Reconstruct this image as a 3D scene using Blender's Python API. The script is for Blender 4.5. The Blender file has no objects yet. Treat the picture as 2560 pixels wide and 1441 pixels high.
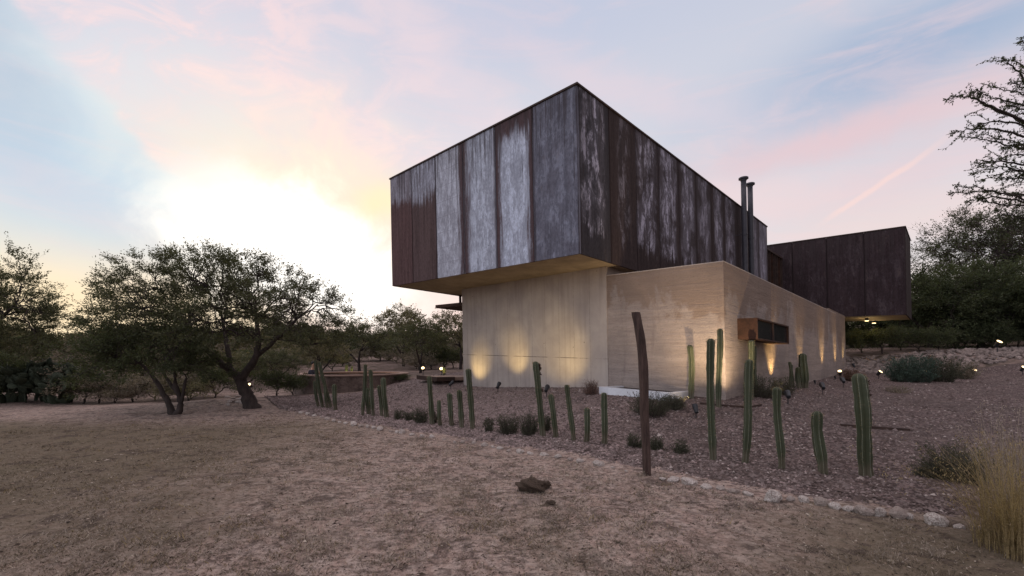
import bpy, bmesh, math, random
import numpy as np
from mathutils import Vector, Matrix

rng = np.random.default_rng(7)
random.seed(7)
R = math.radians
scene = bpy.context.scene
COL = scene.collection

# ------------------------------------------------------------------ camera
F = 1110.0; CX = 1280.0; HY = 892.0; EYE = 1.6     # focal length in photo pixels, horizon row, eye height
cam_d = bpy.data.cameras.new('camera')
cam_d.sensor_width = 36.0
cam_d.lens = 36.0 * F / 2560.0
cam_d.shift_y = (HY - 720.5) / 2560.0
cam_d.clip_end = 3000
cam = bpy.data.objects.new('camera', cam_d)
cam.location = (0, 0, EYE); cam.rotation_euler = (R(90), 0, 0)
COL.objects.link(cam); scene.camera = cam

# ------------------------------------------------------------------ exposure
scene.view_settings.view_transform = 'Standard'
scene.view_settings.look = 'None'
scene.view_settings.exposure = 0.0
scene.view_settings.gamma = 1.0
scene.cycles.max_bounces = 6
scene.cycles.transparent_max_bounces = 8

SUN_AZ = R(-29.0); SUN_EL = R(4.0)

# ------------------------------------------------------------------ node helper
class NT:
    def __init__(s, tree):
        s.t = tree; s.n = tree.nodes; s.l = tree.links
    def put(s, sock, v):
        if v is None: return
        if hasattr(v, 'is_output') or isinstance(v, bpy.types.NodeSocket): s.l.new(v, sock)
        else:
            if isinstance(v, (tuple, list)) and len(v) == 3 and sock.type == 'RGBA': v = (*v, 1)
            sock.default_value = v
    def m(s, op, a, b=None, c=None, clamp=False):
        n = s.n.new('ShaderNodeMath'); n.operation = op; n.use_clamp = clamp
        s.put(n.inputs[0], a); s.put(n.inputs[1], b)
        if c is not None: s.put(n.inputs[2], c)
        return n.outputs[0]
    def add(s, a, b): return s.m('ADD', a, b)
    def sub(s, a, b): return s.m('SUBTRACT', a, b)
    def mul(s, a, b): return s.m('MULTIPLY', a, b)
    def sm(s, v, a, b, lo=0.0, hi=1.0):
        n = s.n.new('ShaderNodeMapRange'); n.interpolation_type = 'SMOOTHSTEP'
        s.put(n.inputs['Value'], v); n.inputs['From Min'].default_value = a; n.inputs['From Max'].default_value = b
        n.inputs['To Min'].default_value = lo; n.inputs['To Max'].default_value = hi
        return n.outputs['Result']
    def mix(s, f, a, b, mode='MIX'):
        n = s.n.new('ShaderNodeMix'); n.data_type = 'RGBA'; n.blend_type = mode
        s.put(n.inputs[0], f); s.put(n.inputs[6], a); s.put(n.inputs[7], b)
        return n.outputs[2]
    def xyz(s, v):
        n = s.n.new('ShaderNodeSeparateXYZ'); s.put(n.inputs[0], v); return n.outputs
    def vec(s, x, y, z):
        n = s.n.new('ShaderNodeCombineXYZ'); s.put(n.inputs[0], x); s.put(n.inputs[1], y); s.put(n.inputs[2], z)
        return n.outputs[0]
    def noise(s, v, scale, detail=4, rough=0.55, dist=0.0):
        n = s.n.new('ShaderNodeTexNoise'); s.put(n.inputs['Vector'], v)
        n.inputs['Scale'].default_value = scale; n.inputs['Detail'].default_value = detail
        n.inputs['Roughness'].default_value = rough; n.inputs['Distortion'].default_value = dist
        return n.outputs['Fac']
    def coord(s, which='Object'):
        return s.n.new('ShaderNodeTexCoord').outputs[which]
    def attr(s, name):
        n = s.n.new('ShaderNodeAttribute'); n.attribute_name = name; return n
    def bump(s, h, strength=0.3, dist=0.02):
        n = s.n.new('ShaderNodeBump'); s.put(n.inputs['Height'], h)
        n.inputs['Strength'].default_value = strength; n.inputs['Distance'].default_value = dist
        return n.outputs[0]

def material(name):
    m = bpy.data.materials.new(name); m.use_nodes = True
    t = NT(m.node_tree); b = m.node_tree.nodes['Principled BSDF']
    return m, t, b

def lin(r, g, b):
    f = lambda c: (c / 255 / 12.92) if c / 255 <= .04045 else ((c / 255 + .055) / 1.055) ** 2.4
    return (f(r), f(g), f(b))

# ------------------------------------------------------------------ world: dusk sky with clouds, placed by compass direction
SKY_BACK = 1.0
def azel(px, py):
    x, y, z = px - CX, F, HY - py
    return math.atan2(x, y), math.atan2(z, math.hypot(x, y))
def build_world():
    w = bpy.data.worlds.new('World'); scene.world = w; w.use_nodes = True
    t = NT(w.node_tree); bg = w.node_tree.nodes['Background']
    d = t.xyz(t.coord('Generated'))
    az = t.m('ARCTAN2', d[0], d[1]); el = t.m('ARCSINE', d[2])
    V = t.coord('Generated')
    n_big = t.noise(V, 2.2, 5, .55, .6)
    n_mid = t.noise(V, 6.0, 6, .55, .8)
    n_fine = t.noise(V, 17.0, 5, .55, .5)
    wu = t.add(az, t.mul(t.sub(n_mid, .5), .14)); wv = t.add(el, t.mul(t.sub(n_big, .5), .10))
    wu2 = t.add(az, t.mul(t.sub(n_mid, .5), .16)); wv2 = t.add(el, t.mul(t.sub(n_fine, .5), .05))
    wu3 = t.add(az, t.add(t.mul(t.sub(n_mid, .5), .30), t.mul(t.sub(n_fine, .5), .10))); wv3 = t.add(el, t.add(t.mul(t.sub(n_mid, .5), .16), t.mul(t.sub(n_fine, .5), .06)))
    def blob(px, py, rx, ry, rot=0., u=wu, v=wv, p=1.0):
        u0, v0 = azel(px, py); a = rx / F * .85; b = ry / F * .85
        du = t.sub(u, u0); dv = t.sub(v, v0)
        c, s_ = math.cos(R(rot)), math.sin(R(rot))
        e1 = t.mul(t.add(t.mul(du, c), t.mul(dv, s_)), 1 / a)
        e2 = t.mul(t.add(t.mul(du, -s_), t.mul(dv, c)), 1 / b)
        q = t.add(t.mul(e1, e1), t.mul(e2, e2))
        return t.m('POWER', 2.71828, t.mul(q, -1.0))
    # clear sky gradient by elevation
    elp = t.m('MAXIMUM', el, 0.0)
    base = t.mix(t.sm(elp, .02, .20), lin(240, 212, 196), lin(214, 212, 218))
    left = t.sm(az, -.25, -.60)
    base = t.mix(left, base, t.mix(t.sm(elp, .08, .30), lin(255, 230, 186), lin(204, 222, 230)))
    base = t.mix(t.sm(elp, .30, .80), base, lin(190, 196, 215))
    # blue openings
    for px, py, rx, ry, rot, k, c in ((2290, 150, 420, 110, 6, .85, (150, 170, 200)), (900, 320, 130, 170, -25, .45, (196, 208, 216)),
                                      (1330, 40, 400, 110, 0, .7, (188, 194, 215)), (2200, 470, 240, 60, 12, .45, (190, 198, 214)),
                                      (130, 420, 250, 140, -25, .8, (178, 202, 222)), (10, 150, 90, 220, 0, .85, (168, 186, 206)),
                                      (1780, 260, 260, 60, -14, .35, (196, 198, 214))):
        base = t.mix(t.mul(blob(px, py, rx, ry, rot), k), base, lin(*c))
    # thin cloud sheets, pink from below
    band = t.sm(t.noise(t.vec(t.add(t.mul(az, 1.2), t.mul(el, 1.6)), t.mul(el, 6.0), 3.1), 2.6, 7, .6, .9), .42, .72)
    fr = t.mul(t.sm(az, -.5, .1, .45, 1.0), t.sm(elp, .95, .2, .4, 1.0))
    base = t.mix(t.mul(t.mul(band, fr), .55), base, lin(232, 205, 208))
    for px, py, rx, ry, rot, k, c in ((2080, 350, 330, 42, 5, .85, (226, 194, 198)), (2330, 400, 200, 60, 14, .5, (228, 200, 204)),
                                      (1560, 220, 380, 45, -22, .5, (224, 206, 214)), (1090, 150, 330, 60, -35, .5, (228, 210, 216)),
                                      (1900, 500, 320, 50, -8, .6, (236, 206, 206)), (2250, 560, 300, 60, 0, .5, (238, 208, 202))):
        base = t.mix(t.mul(blob(px, py, rx, ry, rot, wu2, wv2), k), base, lin(*c))
    # the large cloud with its ragged lower-left edge
    x0, y0 = azel(60, 40); x1, y1 = azel(500, 560)
    L = math.hypot(x1 - x0, y1 - y0); nx, ny = -(y1 - y0) / L, (x1 - x0) / L
    wob = t.add(t.mul(t.sub(t.noise(t.vec(t.mul(az, 1.0), el, 1.7), 5.5, 5, .5, .4), .5), .16), t.mul(t.sub(n_fine, .5), .035))
    dd = t.add(t.add(t.mul(t.sub(az, x0), nx), t.mul(t.sub(el, y0), ny)), wob)
    cm = t.mul(t.sm(dd, .0, .035), t.sm(dd, .75, .22))
    tex = t.noise(t.vec(t.add(t.mul(az, 1.0), t.mul(el, 1.5)), t.sub(t.mul(el, 2.6), t.mul(az, .9)), .7), 5.0, 8, .62, .8)
    cm = t.mul(cm, t.sm(tex, .34, .60, .45, 1.0))
    cl_top = t.mix(t.sm(tex, .4, .65), lin(214, 203, 216), lin(240, 212, 214))
    ccol = t.mix(t.sm(elp, .46, .20), cl_top, lin(250, 214, 206))
    base = t.mix(t.mul(cm, .85), base, ccol)
    base = t.mix(t.mul(blob(850, 400, 60, 170, 28, wu2, wv2), .22), base, lin(255, 222, 196))
    # contrail
    ax, ay = azel(2060, 555); bx, by = azel(2375, 340)
    L = math.hypot(bx - ax, by - ay); ex, ey = (bx - ax) / L, (by - ay) / L
    wn = t.mul(t.sub(n_fine, .5), .010)
    along = t.add(t.mul(t.sub(az, ax), ex), t.mul(t.sub(el, ay), ey))
    across = t.m('ABSOLUTE', t.add(t.add(t.mul(t.sub(az, ax), -ey), t.mul(t.sub(el, ay), ex)), wn))
    cmk = t.mul(t.mul(t.sm(across, .0075, .001), t.sm(along, -.02, .04)), t.sm(along, L + .03, L - .08))
    base = t.mix(t.mul(cmk, .6), base, lin(248, 212, 204))
    # bright glow where the sun has gone down
    glow2 = blob(780, 560, 320, 180, -22, wu3, wv3)
    base = t.mix(t.mul(blob(800, 420, 330, 200, -30, wu3, wv3), .30), base, (.98, .70, .68))
    base = t.mix(t.mul(glow2, .80), base, (1.04, .90, .58))
    core = blob(770, 650, 350, 175, -14, wu3, wv3)
    base = t.mix(t.sm(core, .15, .80), base, (1.25, 1.2, 1.12))
    yel = blob(955, 500, 70, 60, 0)
    base = t.mix(t.mul(yel, .75), base, (1.0, .84, .46))
    base = t.mix(t.mul(blob(160, 780, 330, 70, 0), .7), base, (1.0, .78, .46))
    # sky behind the viewer, unseen: boosted blue left, dimmed right to light the walls
    bk = t.sm(d[1], .25, -.45)
    side = t.sm(d[0], -.45, .55)
    base = t.mix(bk, base, t.mix(side, (1.12, 1.16, 1.36), (.36, .31, .35)))
    base = t.mix(t.sm(elp, .72, 1.15), base, (1.38, 1.20, 1.25))   # unseen zenith boosted in pink to brighten the ground
    base = t.mix(t.sm(d[2], -.02, -.10), base, (.10, .08, .07))
    sky = t.n.new('ShaderNodeTexSky'); sky.sky_type = 'NISHITA'; sky.sun_disc = False
    sky.sun_elevation = SUN_EL; sky.sun_rotation = SUN_AZ
    sk = t.mix(1.0, sky.outputs[0], (.05, .05, .05), 'MULTIPLY')
    sk = t.mix(1.0, sk, (.12, .12, .12), 'DARKEN')
    out = t.mix(1.0, base, sk, 'ADD')
    out = t.mix(1.0, out, (1.0, .99, .99), 'MULTIPLY')
    t.put(bg.inputs[0], out); bg.inputs[1].default_value = 1.0
build_world()
scene.world.cycles.sampling_method = 'AUTOMATIC'

sd = bpy.data.lights.new('sun', 'SUN'); sd.energy = 0.5; sd.angle = R(8); sd.color = (1, .72, .48)
so = bpy.data.objects.new('sun', sd); COL.objects.link(so)
sdir = Vector((math.sin(SUN_AZ) * math.cos(SUN_EL), math.cos(SUN_AZ) * math.cos(SUN_EL), math.sin(SUN_EL)))
so.rotation_euler = sdir.to_track_quat('Z', 'Y').to_euler(); so.location = sdir * 50

# ------------------------------------------------------------------ ground height
BORDER_PX = [(700, 1024), (745, 1032), (800, 1046), (835, 1053), (880, 1064), (940, 1073), (1000, 1084), (1080, 1094), (1150, 1106),
             (1212, 1115), (1290, 1131), (1380, 1142), (1480, 1163), (1560, 1178), (1615, 1190), (1700, 1207),
             (1800, 1226), (1925, 1248), (2050, 1262), (2170, 1280), (2260, 1294), (2340, 1304), (2440, 1318), (2600, 1340), (2900, 1370)]
def flat(px, py, z=0.0):
    Y = (EYE - z) * F / (py - HY); return ((px - CX) / F * Y, Y)
ctrl = [(0, 0, 0), (5, 0, 0), (-5, 0, 0), (12, -4, 0), (-12, -4, 0), (0, -12, 0), (-12, 4, 0), (4, 2.5, 0), (7, 3.5, .05), (-4, 6, 0), (-8, 8, 0),
        (0, -60, 0), (60, -30, 1), (-60, -30, -1)]
for p in BORDER_PX[::2]:
    ctrl.append((*flat(*p), 0.0))
def cp(px, Y, z): ctrl.append(((px - CX) / F * Y, Y, z))
for c in [(0, 12, 0), (430, 12.4, 0), (640, 13.7, .03), (690, 15, .05), (555, 15.0, .18), (520, 17, -.1), (0, 15.5, -.15), (300, 18, -.2), (-500, 14, -.1),
          (0, 30, .3), (300, 30, .4), (-500, 30, .4), (600, 34, .8), (900, 38, 1.0), (1100, 34, .7), (0, 60, 3.0), (500, 60, 3.0), (1000, 60, 2.4), (-800, 60, 3),
          (0, 110, 5.2), (600, 110, 5.2), (1100, 110, 4.6), (-900, 110, 5), (1100, 18.5, .55), (1040, 24, .66), (900, 24, .5),
          (1158, 17.8, .43), (1340, 15, .55), (1522, 12.5, .68), (1660, 11.3, .62), (1812, 10.26, .57), (1940, 13.5, .66), (2093, 19.63, .76), (1495, 11.3, .60), (1640, 10.1, .53), (1450, 11.2, .56),
          (780, 17.3, .1), (860, 17.0, .12), (960, 16.3, .25), (740, 19.5, 0), (880, 20.5, .1), (990, 20, .45),
          (2311, 20, .6), (2433, 20, .7), (2560, 19, .86), (2300, 22.0, .9), (2300, 24.5, 1.9), (2560, 24, 2.0), (2150, 24.5, 1.6), (2560, 12, .43), (2190, 8.5, .22), (2400, 6.3, .1),
          (1800, 40, 2.0), (2300, 40, 3.2), (2700, 40, 4.5), (1500, 40, 1.2), (2300, 110, 9), (1700, 110, 7), (2900, 18, 1.6), (3100, 10, .6), (1200, 9.5, .04),
          (1550, 8.2, .1), (1900, 7.6, .14), (1700, 9.5, .42), (1100, 13.5, .22)]:
    cp(*c)
ctrl += [(-300, 300, 9), (0, 300, 9), (300, 300, 14), (400, 60, 8), (-400, 60, 4), (-300, -200, 0), (300, -200, 2), (0, 600, 14), (-600, 600, 14), (600, 600, 18)]
CT = np.array(ctrl, float)
def _phi(r): return np.sqrt(r * r + .6)
D = np.sqrt(((CT[:, None, :2] - CT[None, :, :2]) ** 2).sum(-1))
A = np.block([[_phi(D) - 1e-3 * np.eye(len(CT)), np.c_[np.ones(len(CT)), CT[:, :2]]], [np.r_[[np.ones(len(CT))], CT[:, :2].T], np.zeros((3, 3))]])
SOL = np.linalg.lstsq(A, np.r_[CT[:, 2], 0, 0, 0], rcond=None)[0]
def H(x, y):
    x = np.atleast_1d(np.asarray(x, float)); y = np.atleast_1d(np.asarray(y, float))
    sh = x.shape; x = x.ravel(); y = y.ravel(); out = np.empty(len(x))
    for i in range(0, len(x), 20000):
        xs, ys = x[i:i + 20000], y[i:i + 20000]
        d = np.sqrt((xs[:, None] - CT[None, :, 0]) ** 2 + (ys[:, None] - CT[None, :, 1]) ** 2)
        out[i:i + 20000] = _phi(d) @ SOL[:len(CT)] + SOL[-3] + SOL[-2] * xs + SOL[-1] * ys
    out += .012 * np.sin(x * 2.1 + 1.3 * np.sin(y * 1.3)) * np.sin(y * 1.7 + x * .6)
    return out.reshape(sh)
def h1(x, y): return float(H(x, y)[0])
def gpt(px, py, ymax=60):
    """the point of the ground seen at a place in the photograph"""
    Y = 3.0
    while Y < ymax:
        x = (px - CX) / F * Y; z = EYE - (py - HY) / F * Y
        if z <= h1(x, Y): break
        Y += .05
    return Vector((x, Y, h1(x, Y)))
def up_to(p, px, py):
    """upright reach above ground point p that meets a row of the photograph; returns x, z"""
    return (px - CX) / F * p.y, EYE - (py - HY) / F * p.y

# ------------------------------------------------------------------ object helpers
def tag(o, label=None, cat=None, group=None, kind=None):
    if label: o['label'] = label
    if cat: o['category'] = cat
    if group: o['group'] = group
    if kind: o['kind'] = kind
    return o
def empty(name, loc, label, cat, group=None, rz=0):
    o = bpy.data.objects.new(name, None); COL.objects.link(o); o.location = loc; o.rotation_euler = (0, 0, rz)
    o.empty_display_size = .1
    return tag(o, label, cat, group)
class MB:
    def __init__(s): s.v = []; s.f = []; s.n = 0; s.mi = []; s.uv = []; s.at = []
    def add(s, v, f, mi=0, at=None):
        v = np.asarray(v, float).reshape(-1, 3)
        for q in f: s.f.append(tuple(int(i) + s.n for i in q)); s.mi.append(mi)
        s.v.append(v); s.n += len(v)
        s.at.append(np.zeros(len(v)) if at is None else np.asarray(at, float))
    def bulk(s, v, nper, mi=0):
        """many separate polygons of nper corners; v is (n, nper, 3)"""
        k = len(v); idx = (np.arange(k * nper) + s.n).reshape(k, nper)
        s.f.extend(map(tuple, idx.tolist())); s.mi.extend([mi] * k)
        s.v.append(v.reshape(-1, 3)); s.n += k * nper; s.at.append(np.zeros(k * nper))
    def box(s, x0, x1, y0, y1, z0, z1, mi=0, fn=None):
        v = [(x, y, z) for z in (z0, z1) for y in (y0, y1) for x in (x0, x1)]
        if fn: v = [fn(*p) for p in v]
        s.add(v, [(0, 2, 3, 1), (4, 5, 7, 6), (0, 1, 5, 4), (2, 6, 7, 3), (0, 4, 6, 2), (1, 3, 7, 5)], mi)
    def tube(s, pts, rad, n=6, mi=0, cap=True, star=0.0, at=False):
        pts = np.asarray(pts, float); rad = np.broadcast_to(np.asarray(rad, float), (len(pts),))
        tan = np.gradient(pts, axis=0); tan /= np.linalg.norm(tan, axis=1)[:, None] + 1e-9
        ref = np.array([0, 0, 1.]) if abs(tan[0][2]) < .9 else np.array([1., 0, 0])
        a = np.cross(tan, ref); a /= np.linalg.norm(a, axis=1)[:, None] + 1e-9
        b = np.cross(tan, a)
        th = np.arange(n) / n * 2 * math.pi
        k = np.ones(n)
        if star: k = np.where(np.arange(n) % 2 == 0, 1.0, 1 - star)
        ring = pts[:, None, :] + (rad[:, None, None] * k[None, :, None]) * (np.cos(th)[None, :, None] * a[:, None, :] + np.sin(th)[None, :, None] * b[:, None, :])
        L = len(pts); f = []
        for i in range(L - 1):
            for j in range(n):
                j2 = (j + 1) % n
                f.append((i * n + j, i * n + j2, (i + 1) * n + j2, (i + 1) * n + j))
        if cap: f.append(tuple(range(n))[::-1]); f.append(tuple((L - 1) * n + j for j in range(n)))
        s.add(ring.reshape(-1, 3), f, mi, np.tile((k > .999).astype(float), L) if at else None)
    def build(s, name, mats, parent=None, loc=None, smooth=False, attr=None):
        v = np.concatenate(s.v) if s.v else np.zeros((0, 3))
        if loc is not None: v = v - np.asarray(loc)
        me = bpy.data.meshes.new(name); me.from_pydata(v.tolist(), [], s.f)
        if not isinstance(mats, (list, tuple)): mats = [mats]
        for m in mats: me.materials.append(m)
        if len(mats) > 1: me.polygons.foreach_set('material_index', s.mi)
        if smooth: me.polygons.foreach_set('use_smooth', [True] * len(me.polygons))
        if attr:
            a = me.attributes.new(attr, 'FLOAT', 'POINT'); a.data.foreach_set('value', np.concatenate(s.at))
        me.update()
        o = bpy.data.objects.new(name, me); COL.objects.link(o)
        if parent is not None: o.parent = parent
        elif loc is not None: o.location = loc
        return o

# ------------------------------------------------------------------ materials
def mat_simple(name, col, rough=.8, var=.25, scale=6, bump=.2, bdist=.01, metal=0, stretch=(1, 1, 1)):
    m, t, b = material(name)
    c = t.xyz(t.coord('Object')); v = t.vec(t.mul(c[0], stretch[0]), t.mul(c[1], stretch[1]), t.mul(c[2], stretch[2]))
    n = t.noise(v, scale, 6, .65); n2 = t.noise(v, scale * 5, 4, .6)
    lo = tuple(x * (1 - var) for x in col); hi = tuple(min(1, x * (1 + var)) for x in col)
    t.put(b.inputs['Base Color'], t.mix(t.sm(t.add(t.mul(n, .7), t.mul(n2, .3)), .3, .7), lo, hi))
    b.inputs['Roughness'].default_value = rough; b.inputs['Metallic'].default_value = metal
    b.inputs['Specular IOR Level'].default_value = .3
    if bump: t.put(b.inputs['Normal'], t.bump(t.add(n, n2), bump, bdist))
    return m
def mat_leaf(name, c1, c2, trans=.3, scale=1.2):
    m, t, b = material(name)
    p = t.coord('Object'); n = t.noise(p, scale, 4, .6); n2 = t.noise(p, scale * 12, 2, .5)
    col = t.mix(t.sm(t.add(t.mul(n, .5), t.mul(n2, .5)), .36, .64), c1, c2)
    t.put(b.inputs['Base Color'], col); b.inputs['Roughness'].default_value = .7; b.inputs['Specular IOR Level'].default_value = .15
    tr = t.n.new('ShaderNodeBsdfTranslucent'); t.put(tr.inputs[0], t.mix(1.0, col, (1.5, 1.5, .9), 'MULTIPLY'))
    mx = t.n.new('ShaderNodeMixShader'); mx.inputs[0].default_value = trans
    t.l.new(b.outputs[0], mx.inputs[1]); t.l.new(tr.outputs[0], mx.inputs[2])
    t.l.new(mx.outputs[0], t.n['Material Output'].inputs[0])
    return m
def mat_lawn():
    m, t, b = material('dry_lawn')
    p = t.coord('Object'); c = t.xyz(p)
    big = t.noise(p, .35, 4, .55, .3); mid = t.noise(p, 1.6, 6, .68, .4)
    st = t.noise(t.vec(t.add(c[0], t.mul(c[1], .3)), t.mul(c[1], .6), c[2]), 6.5, 7, .72, .6)
    fine = t.noise(p, 45, 4, .7)
    soil = t.mix(big, (.350, .248, .215), (.385, .285, .225))
    straw = t.mix(fine, (.24, .183, .157), (.58, .465, .395))
    col = t.mix(t.sm(st, .40, .60), soil, straw)
    sp = t.noise(t.vec(t.mul(c[0], .8), c[1], c[2]), 14, 6, .8, .3)
    col = t.mix(t.mul(t.sm(sp, .46, .60), .75), col, (.105, .078, .066))
    col = t.mix(t.mul(t.sm(mid, .50, .66), .5), col, (.105, .080, .068))
    col = t.mix(t.mul(t.sm(sp, .46, .36), .45), col, (.52, .41, .35))
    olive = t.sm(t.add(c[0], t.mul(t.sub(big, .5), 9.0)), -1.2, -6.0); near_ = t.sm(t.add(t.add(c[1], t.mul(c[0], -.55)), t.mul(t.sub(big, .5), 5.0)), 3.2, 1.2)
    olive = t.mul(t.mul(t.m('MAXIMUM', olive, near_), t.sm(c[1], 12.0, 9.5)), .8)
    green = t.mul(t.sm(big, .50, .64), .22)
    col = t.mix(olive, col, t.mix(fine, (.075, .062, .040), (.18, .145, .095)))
    col = t.mix(green, col, (.115, .105, .055))
    col = t.mix(t.mul(t.sm(fine, .60, .72), .6), col, (.06, .045, .036))
    dark = t.mul(t.sm(t.noise(p, 2.6, 8, .82, .6), .51, .60), .72)
    col = t.mix(dark, col, (.065, .048, .042))
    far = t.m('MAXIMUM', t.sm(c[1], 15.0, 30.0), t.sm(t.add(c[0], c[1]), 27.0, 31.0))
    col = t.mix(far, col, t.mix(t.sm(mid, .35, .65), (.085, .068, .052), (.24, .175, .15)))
    t.put(b.inputs['Base Color'], col); b.inputs['Roughness'].default_value = 1; b.inputs['Specular IOR Level'].default_value = .05
    t.put(b.inputs['Normal'], t.bump(t.add(t.add(t.mul(mid, 1.2), st), t.mul(fine, .45)), .9, .05))
    return m
def mat_gravel_bed():
    m, t, b = material('gravel_bed')
    p = t.coord('Object')
    vo = t.n.new('ShaderNodeTexVoronoi'); t.put(vo.inputs['Vector'], p); vo.inputs['Scale'].default_value = 26
    cc = t.xyz(vo.outputs['Color']); big = t.noise(p, .5, 4, .5)
    g = t.sm(cc[0], .0, 1.0)
    col = t.mix(g, (.052, .037, .034), (.17, .122, .112))
    col = t.mix(t.sm(cc[1], .93, .98), col, (.36, .30, .27))
    col = t.mix(t.mul(t.sm(big, .42, .62), .5), col, (.085, .064, .056))
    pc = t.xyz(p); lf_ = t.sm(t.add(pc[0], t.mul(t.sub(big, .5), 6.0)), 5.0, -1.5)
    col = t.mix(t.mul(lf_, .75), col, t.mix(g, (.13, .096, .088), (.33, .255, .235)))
    dust = t.noise(p, 1.4, 6, .7, .4)
    col = t.mix(t.mul(t.sm(dust, .54, .70), .55), col, (.19, .14, .125))
    t.put(b.inputs['Base Color'], col); b.inputs['Roughness'].default_value = .9; b.inputs['Specular IOR Level'].default_value = .15
    t.put(b.inputs['Normal'], t.bump(t.m('SUBTRACT', 1.0, vo.outputs['Distance']), .9, .03))
    return m
def mat_stone_pale():
    m, t, b = material('pale_stone')
    p = t.coord('Object'); n = t.noise(p, 7, 7, .65); n2 = t.noise(p, 30, 4, .6)
    inf = t.n.new('ShaderNodeObjectInfo')
    col = t.mix(t.sm(n, .35, .68), (.26, .20, .175), (.60, .55, .50))
    col = t.mix(t.mul(t.sm(inf.outputs['Random'], .35, 1.0), .7), col, t.mix(n2, (.15, .11, .09), (.30, .235, .20)))
    t.put(b.inputs['Base Color'], col); b.inputs['Roughness'].default_value = .95; b.inputs['Specular IOR Level'].default_value = .15
    t.put(b.inputs['Normal'], t.bump(t.add(n, t.mul(n2, .5)), .7, .02))
    return m
def mat_cactus():
    m, t, b = material('cactus_skin')
    a = t.attr('ridge').outputs['Fac']; p = t.coord('Object'); n = t.noise(p, 8, 5, .6); n2 = t.noise(p, 60, 3, .6)
    c = t.xyz(p)
    col = t.mix(n, (.028, .034, .018), (.056, .062, .032))
    col = t.mix(t.mul(t.sm(t.noise(p, 3, 4, .6), .55, .75), .5), col, (.10, .08, .045))
    col = t.mix(t.mul(t.sm(t.add(c[2], t.mul(t.sub(n, .5), .5)), .34, .02), .8), col, (.095, .078, .052))
    col = t.mix(t.mul(t.sm(t.noise(p, 14, 6, .7), .60, .70), .6), col, (.11, .095, .06))
    ed = t.mul(t.sm(a, .80, .98), t.sm(n2, .3, .6, .25, .8))
    col = t.mix(ed, col, (.24, .25, .19))
    t.put(b.inputs['Base Color'], col); b.inputs['Roughness'].default_value = .6; b.inputs['Specular IOR Level'].default_value = .25
    t.put(b.inputs['Normal'], t.bump(t.add(n, n2), .3, .008))
    return m
def uvm(t):
    n = t.n.new('ShaderNodeUVMap'); n.uv_map = 'UVMap'; return t.xyz(n.outputs[0])
def mat_concrete():
    m, t, b = material('board_marked_concrete')
    u = uvm(t); v = t.vec(u[0], u[1], 0.0)
    n = t.noise(v, 1.1, 6, .6, .3); f = t.noise(v, 12, 6, .7); st = t.noise(t.vec(t.mul(u[0], 3.0), t.mul(u[1], .22), 2.0), 1.6, 6, .6)
    col = t.mix(t.sm(n, .25, .75), (.34, .29, .265), (.48, .41, .355))
    col = t.mix(t.mul(t.sm(st, .45, .72), .42), col, (.22, .18, .165))
    col = t.mix(t.mul(f, .35), col, (.30, .25, .22))
    bd = t.m('PINGPONG', t.add(u[0], t.mul(t.sub(n, .5), .05)), .305)
    line = t.mul(t.sm(bd, .012, .002), t.sm(f, .35, .6, .25, .9))
    col = t.mix(t.mul(line, .65), col, (.13, .11, .10))
    jl = t.m('ABSOLUTE', t.add(t.add(u[1], -.02), t.mul(t.sub(f, .5), .02)))
    col = t.mix(t.mul(t.sm(jl, .016, .004), t.sm(n, .4, .55)), col, (.12, .095, .085))
    holes = t.n.new('ShaderNodeTexVoronoi'); t.put(holes.inputs['Vector'], v); holes.inputs['Scale'].default_value = 2.3
    col = t.mix(t.mul(t.sm(holes.outputs['Distance'], .06, .03), .8), col, (.12, .10, .09))
    t.put(b.inputs['Base Color'], col); b.inputs['Roughness'].default_value = .9; b.inputs['Specular IOR Level'].default_value = .2
    t.put(b.inputs['Normal'], t.bump(t.sub(t.add(t.mul(f, .6), n), line), .35, .012))
    return m
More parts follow.
